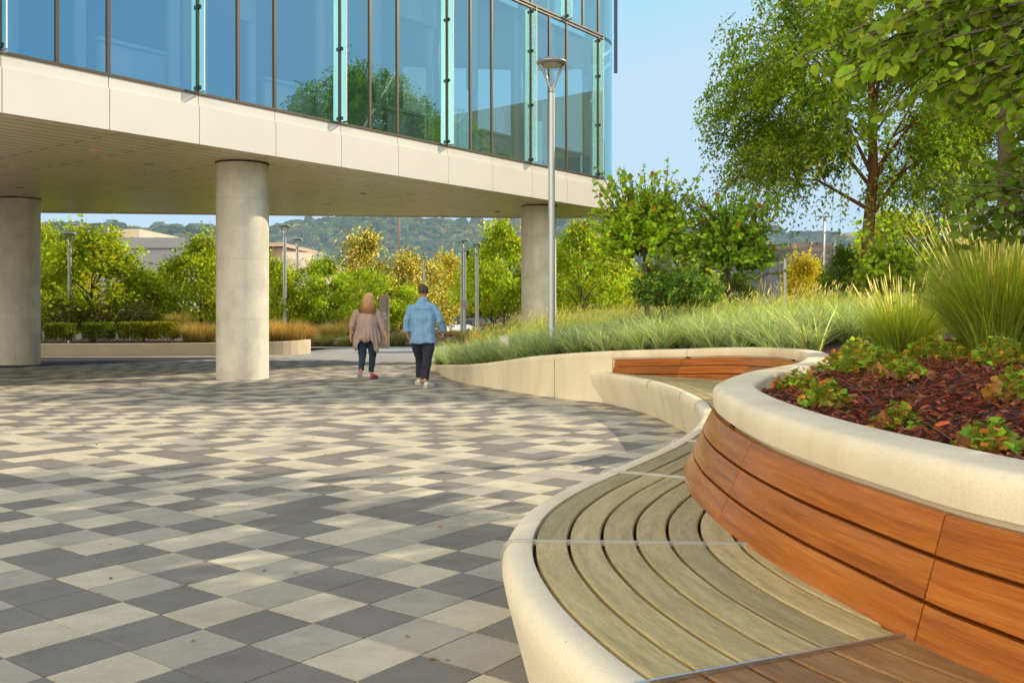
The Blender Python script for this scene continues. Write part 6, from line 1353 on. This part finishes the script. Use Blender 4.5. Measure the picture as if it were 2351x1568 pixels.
mx = node(t, 'ShaderNodeMix', data_type='RGBA', blend_type='MULTIPLY'); mx.inputs[0].default_value = 1; L.new(ramp(t, mr.outputs[0], [(0, (.30, .11, .04)), (.35, (.44, .20, .075)), (.8, (.58, .36, .16))]), mx.inputs[6]); L.new(ramp(t, nn.outputs[0], [(.3, (.45,)*3), (.65, (1.25,)*3)]), mx.inputs[7]); L.new(mx.outputs[2], bb.inputs['Base Color']); bb.inputs['Roughness'].default_value = .5
def hairwave(V): return np.array([noise.noise(Vector((math.atan2(v[1]-.2, v[0]-.03)*7, v[2]*4, 2.0)))*.014*min(1, (1.68-v[2])*4)+noise.noise(Vector((v[0]*30, v[1]*30, v[2]*11)))*.010*max(0, (1.46-v[2])*4) for v in V])
hair_o = fuse('hair', h, .006, m, wom, 1, hairwave)
r = np.random.default_rng(78); V = []; Fq = []; Cq = []
for k in range(900):
    a = r.uniform(math.pi*.92, math.pi*2.08); q = r.uniform(.0, 1); zb_ = r.uniform(1.24, 1.36); zt_ = r.uniform(1.40, 1.64); pts = []
    for j in range(7):
        u = j/6; z = zt_*(1-u)+zb_*u; w_ = np.interp(z, [1.24, 1.285, 1.33, 1.40, 1.48, 1.56, 1.62, 1.66], [.138, .140, .154, .140, .119, .103, .087, .03]); d_ = np.interp(z, [1.24, 1.285, 1.33, 1.40, 1.48, 1.56, 1.62, 1.66], [.06, .06, .080, .100, .118, .124, .106, .03]); cy_ = np.interp(z, [1.24, 1.285, 1.33, 1.40, 1.48, 1.56, 1.62], [.112, .115, .12, .135, .16, .185, .20])
        wob = .018*math.sin(u*7+k)*u; pts.append(np.array([.026+(w_+.004+.012*q*u)*math.cos(a+wob*2), cy_+(d_+.004+.012*q*u)*math.sin(a+wob*2), z+.012*math.sin(u*11+k)*u]))
    b0_ = len(V); sdv = np.array([-math.sin(a), math.cos(a), 0])*.0035
    for j, p in enumerate(pts): V += [p-sdv*(1-.6*j/6), p+sdv*(1-.6*j/6)]; cc_ = np.array([.66, .43, .21])*(1-j/6)+np.array([.44, .20, .08])*(j/6); cc_ = cc_*math.exp(r.normal(0, .25)); Cq += [cc_, cc_]
    Fq += [(b0_+2*j, b0_+2*j+1, b0_+2*j+3, b0_+2*j+2) for j in range(6)]
st_ = obj('hair_strands', np.array(V), np.array(Fq), leafmat('hair_strand', .25, .45, .4, ttint=(1.1, .9, .7)), hair_o, True, col=np.clip(np.array(Cq), 0, .9), world=False); st_['kind'] = 'stuff'
# cardigan with flared scalloped hem and hanging points
def hemz(a):                                      # a = angle round the body, back is -y
    return .735+.022*math.sin(a*9)-.19*max(0, math.cos((a-math.radians(214))*2.8))**2*(abs(a-math.radians(214)) < .56)-.21*max(0, math.cos((a-math.radians(-38))*2.8))**2*(abs(a-math.radians(-38)) < .56)
n = 96; secs = [(1.0, None), (.86, .83), (.68, .90), (.52, .985), (.40, 1.06), (.28, 1.14), (.14, 1.24), (0, 1.30)]
V = []; Rr = [(1.0, .268, .21), (.84, .255, .205), (.70, .240, .20), (.55, .222, .195), (.42, .212, .185), (.28, .208, .168), (.14, .195, .14), (.04, .165, .105), (0, .12, .085)]
for f, rx, ry in Rr:
    for k in range(n):
        a = 2*math.pi*k/n; a2 = a if a < math.pi*1.5 else a-2*math.pi; zb_ = hemz(a2); z = zb_*f+1.335*(1-f); pl_ = 1+.09*max(0, f-.40)/.6*math.sin(a*17+math.sin(a*5)); V.append((rx*pl_*math.cos(a)+.01, .18+ry*pl_*math.sin(a), z))
Fq = [(i*n+k, i*n+(k+1) % n, (i+1)*n+(k+1) % n, (i+1)*n+k) for i in range(len(Rr)-1) for k in range(n)]
ct = cloth('taupe_knit', (.40, .295, .26)); card = obj('cardigan', V, Fq, ct, wom, True, world=False); sd_ = card.modifiers.new('t', 'SOLIDIFY'); sd_.thickness = .008
sl_ = MB(); sl_.tube([(-.15, .18, 1.30), (-.205, .18, 1.26), (-.25, .17, 1.15), (-.284, .16, 1.035), (-.292, .175, .985)], [.075, .076, .068, .060, .056], 16); fuse('sleeve', sl_, .009, ct, card, 2, wr(4, .010, 12, 14)); sl_ = MB(); sl_.tube([(.165, .18, 1.295), (.215, .18, 1.25), (.262, .17, 1.13), (.305, .16, 1.0), (.322, .168, .955)], [.075, .076, .068, .060, .056], 16); fuse('sleeve', sl_, .009, ct, card, 2, wr(6, .010, 12, 14))
t_ = MB(); stack(t_, [(0, .18, .72, .20, .165), (0, .18, .82, .195, .165), (0, .18, .9, .18, .15)]); t_.tube([(-.095, .18, .80), (-.092, .18, .62), LK, (-.085, .06, .30), (-.080, -.04, .20)], [.112, .096, .070, .058, .048], 18); t_.tube([(.095, .18, .80), (.094, .25, .62), RK, (.072, .32, .28), (.062, .31, .14)], [.112, .096, .070, .058, .048], 18)
fuse('jeans', t_, .009, cloth('dark_denim', (.018, .038, .075)), wom, 3, wr(12, .010, 10, 9))
pk = simple('pink_mesh', (.50, .045, .13), .6); gs = simple('grey_sole', (.34, .33, .30), .8); ps_ = simple('dark_sole', (.10, .09, .11), .7)
shoe(wom, 'trainer', (RA[0]+.02, RA[1]-.06, .012), math.radians(14), .26, pk, ps_, 0, accent=pk)
# the trailing trainer is up on its toes, sole towards us
o0_ = len(COL.objects); shoe(wom, 'trainer', (0, 0, 0), 0, .255, pk, gs, 0, accent=pk)
wom.scale = (1.04, 1.04, 1.05)
tr_ = [o for o in wom.children if o.name.startswith('trainer')][-1]; tr_.location = (LA[0]-.005, LA[1]-.085, .150); tr_.rotation_euler = (math.radians(-62), 0, math.radians(4))
for o in list(S.objects): o.select_set(False)
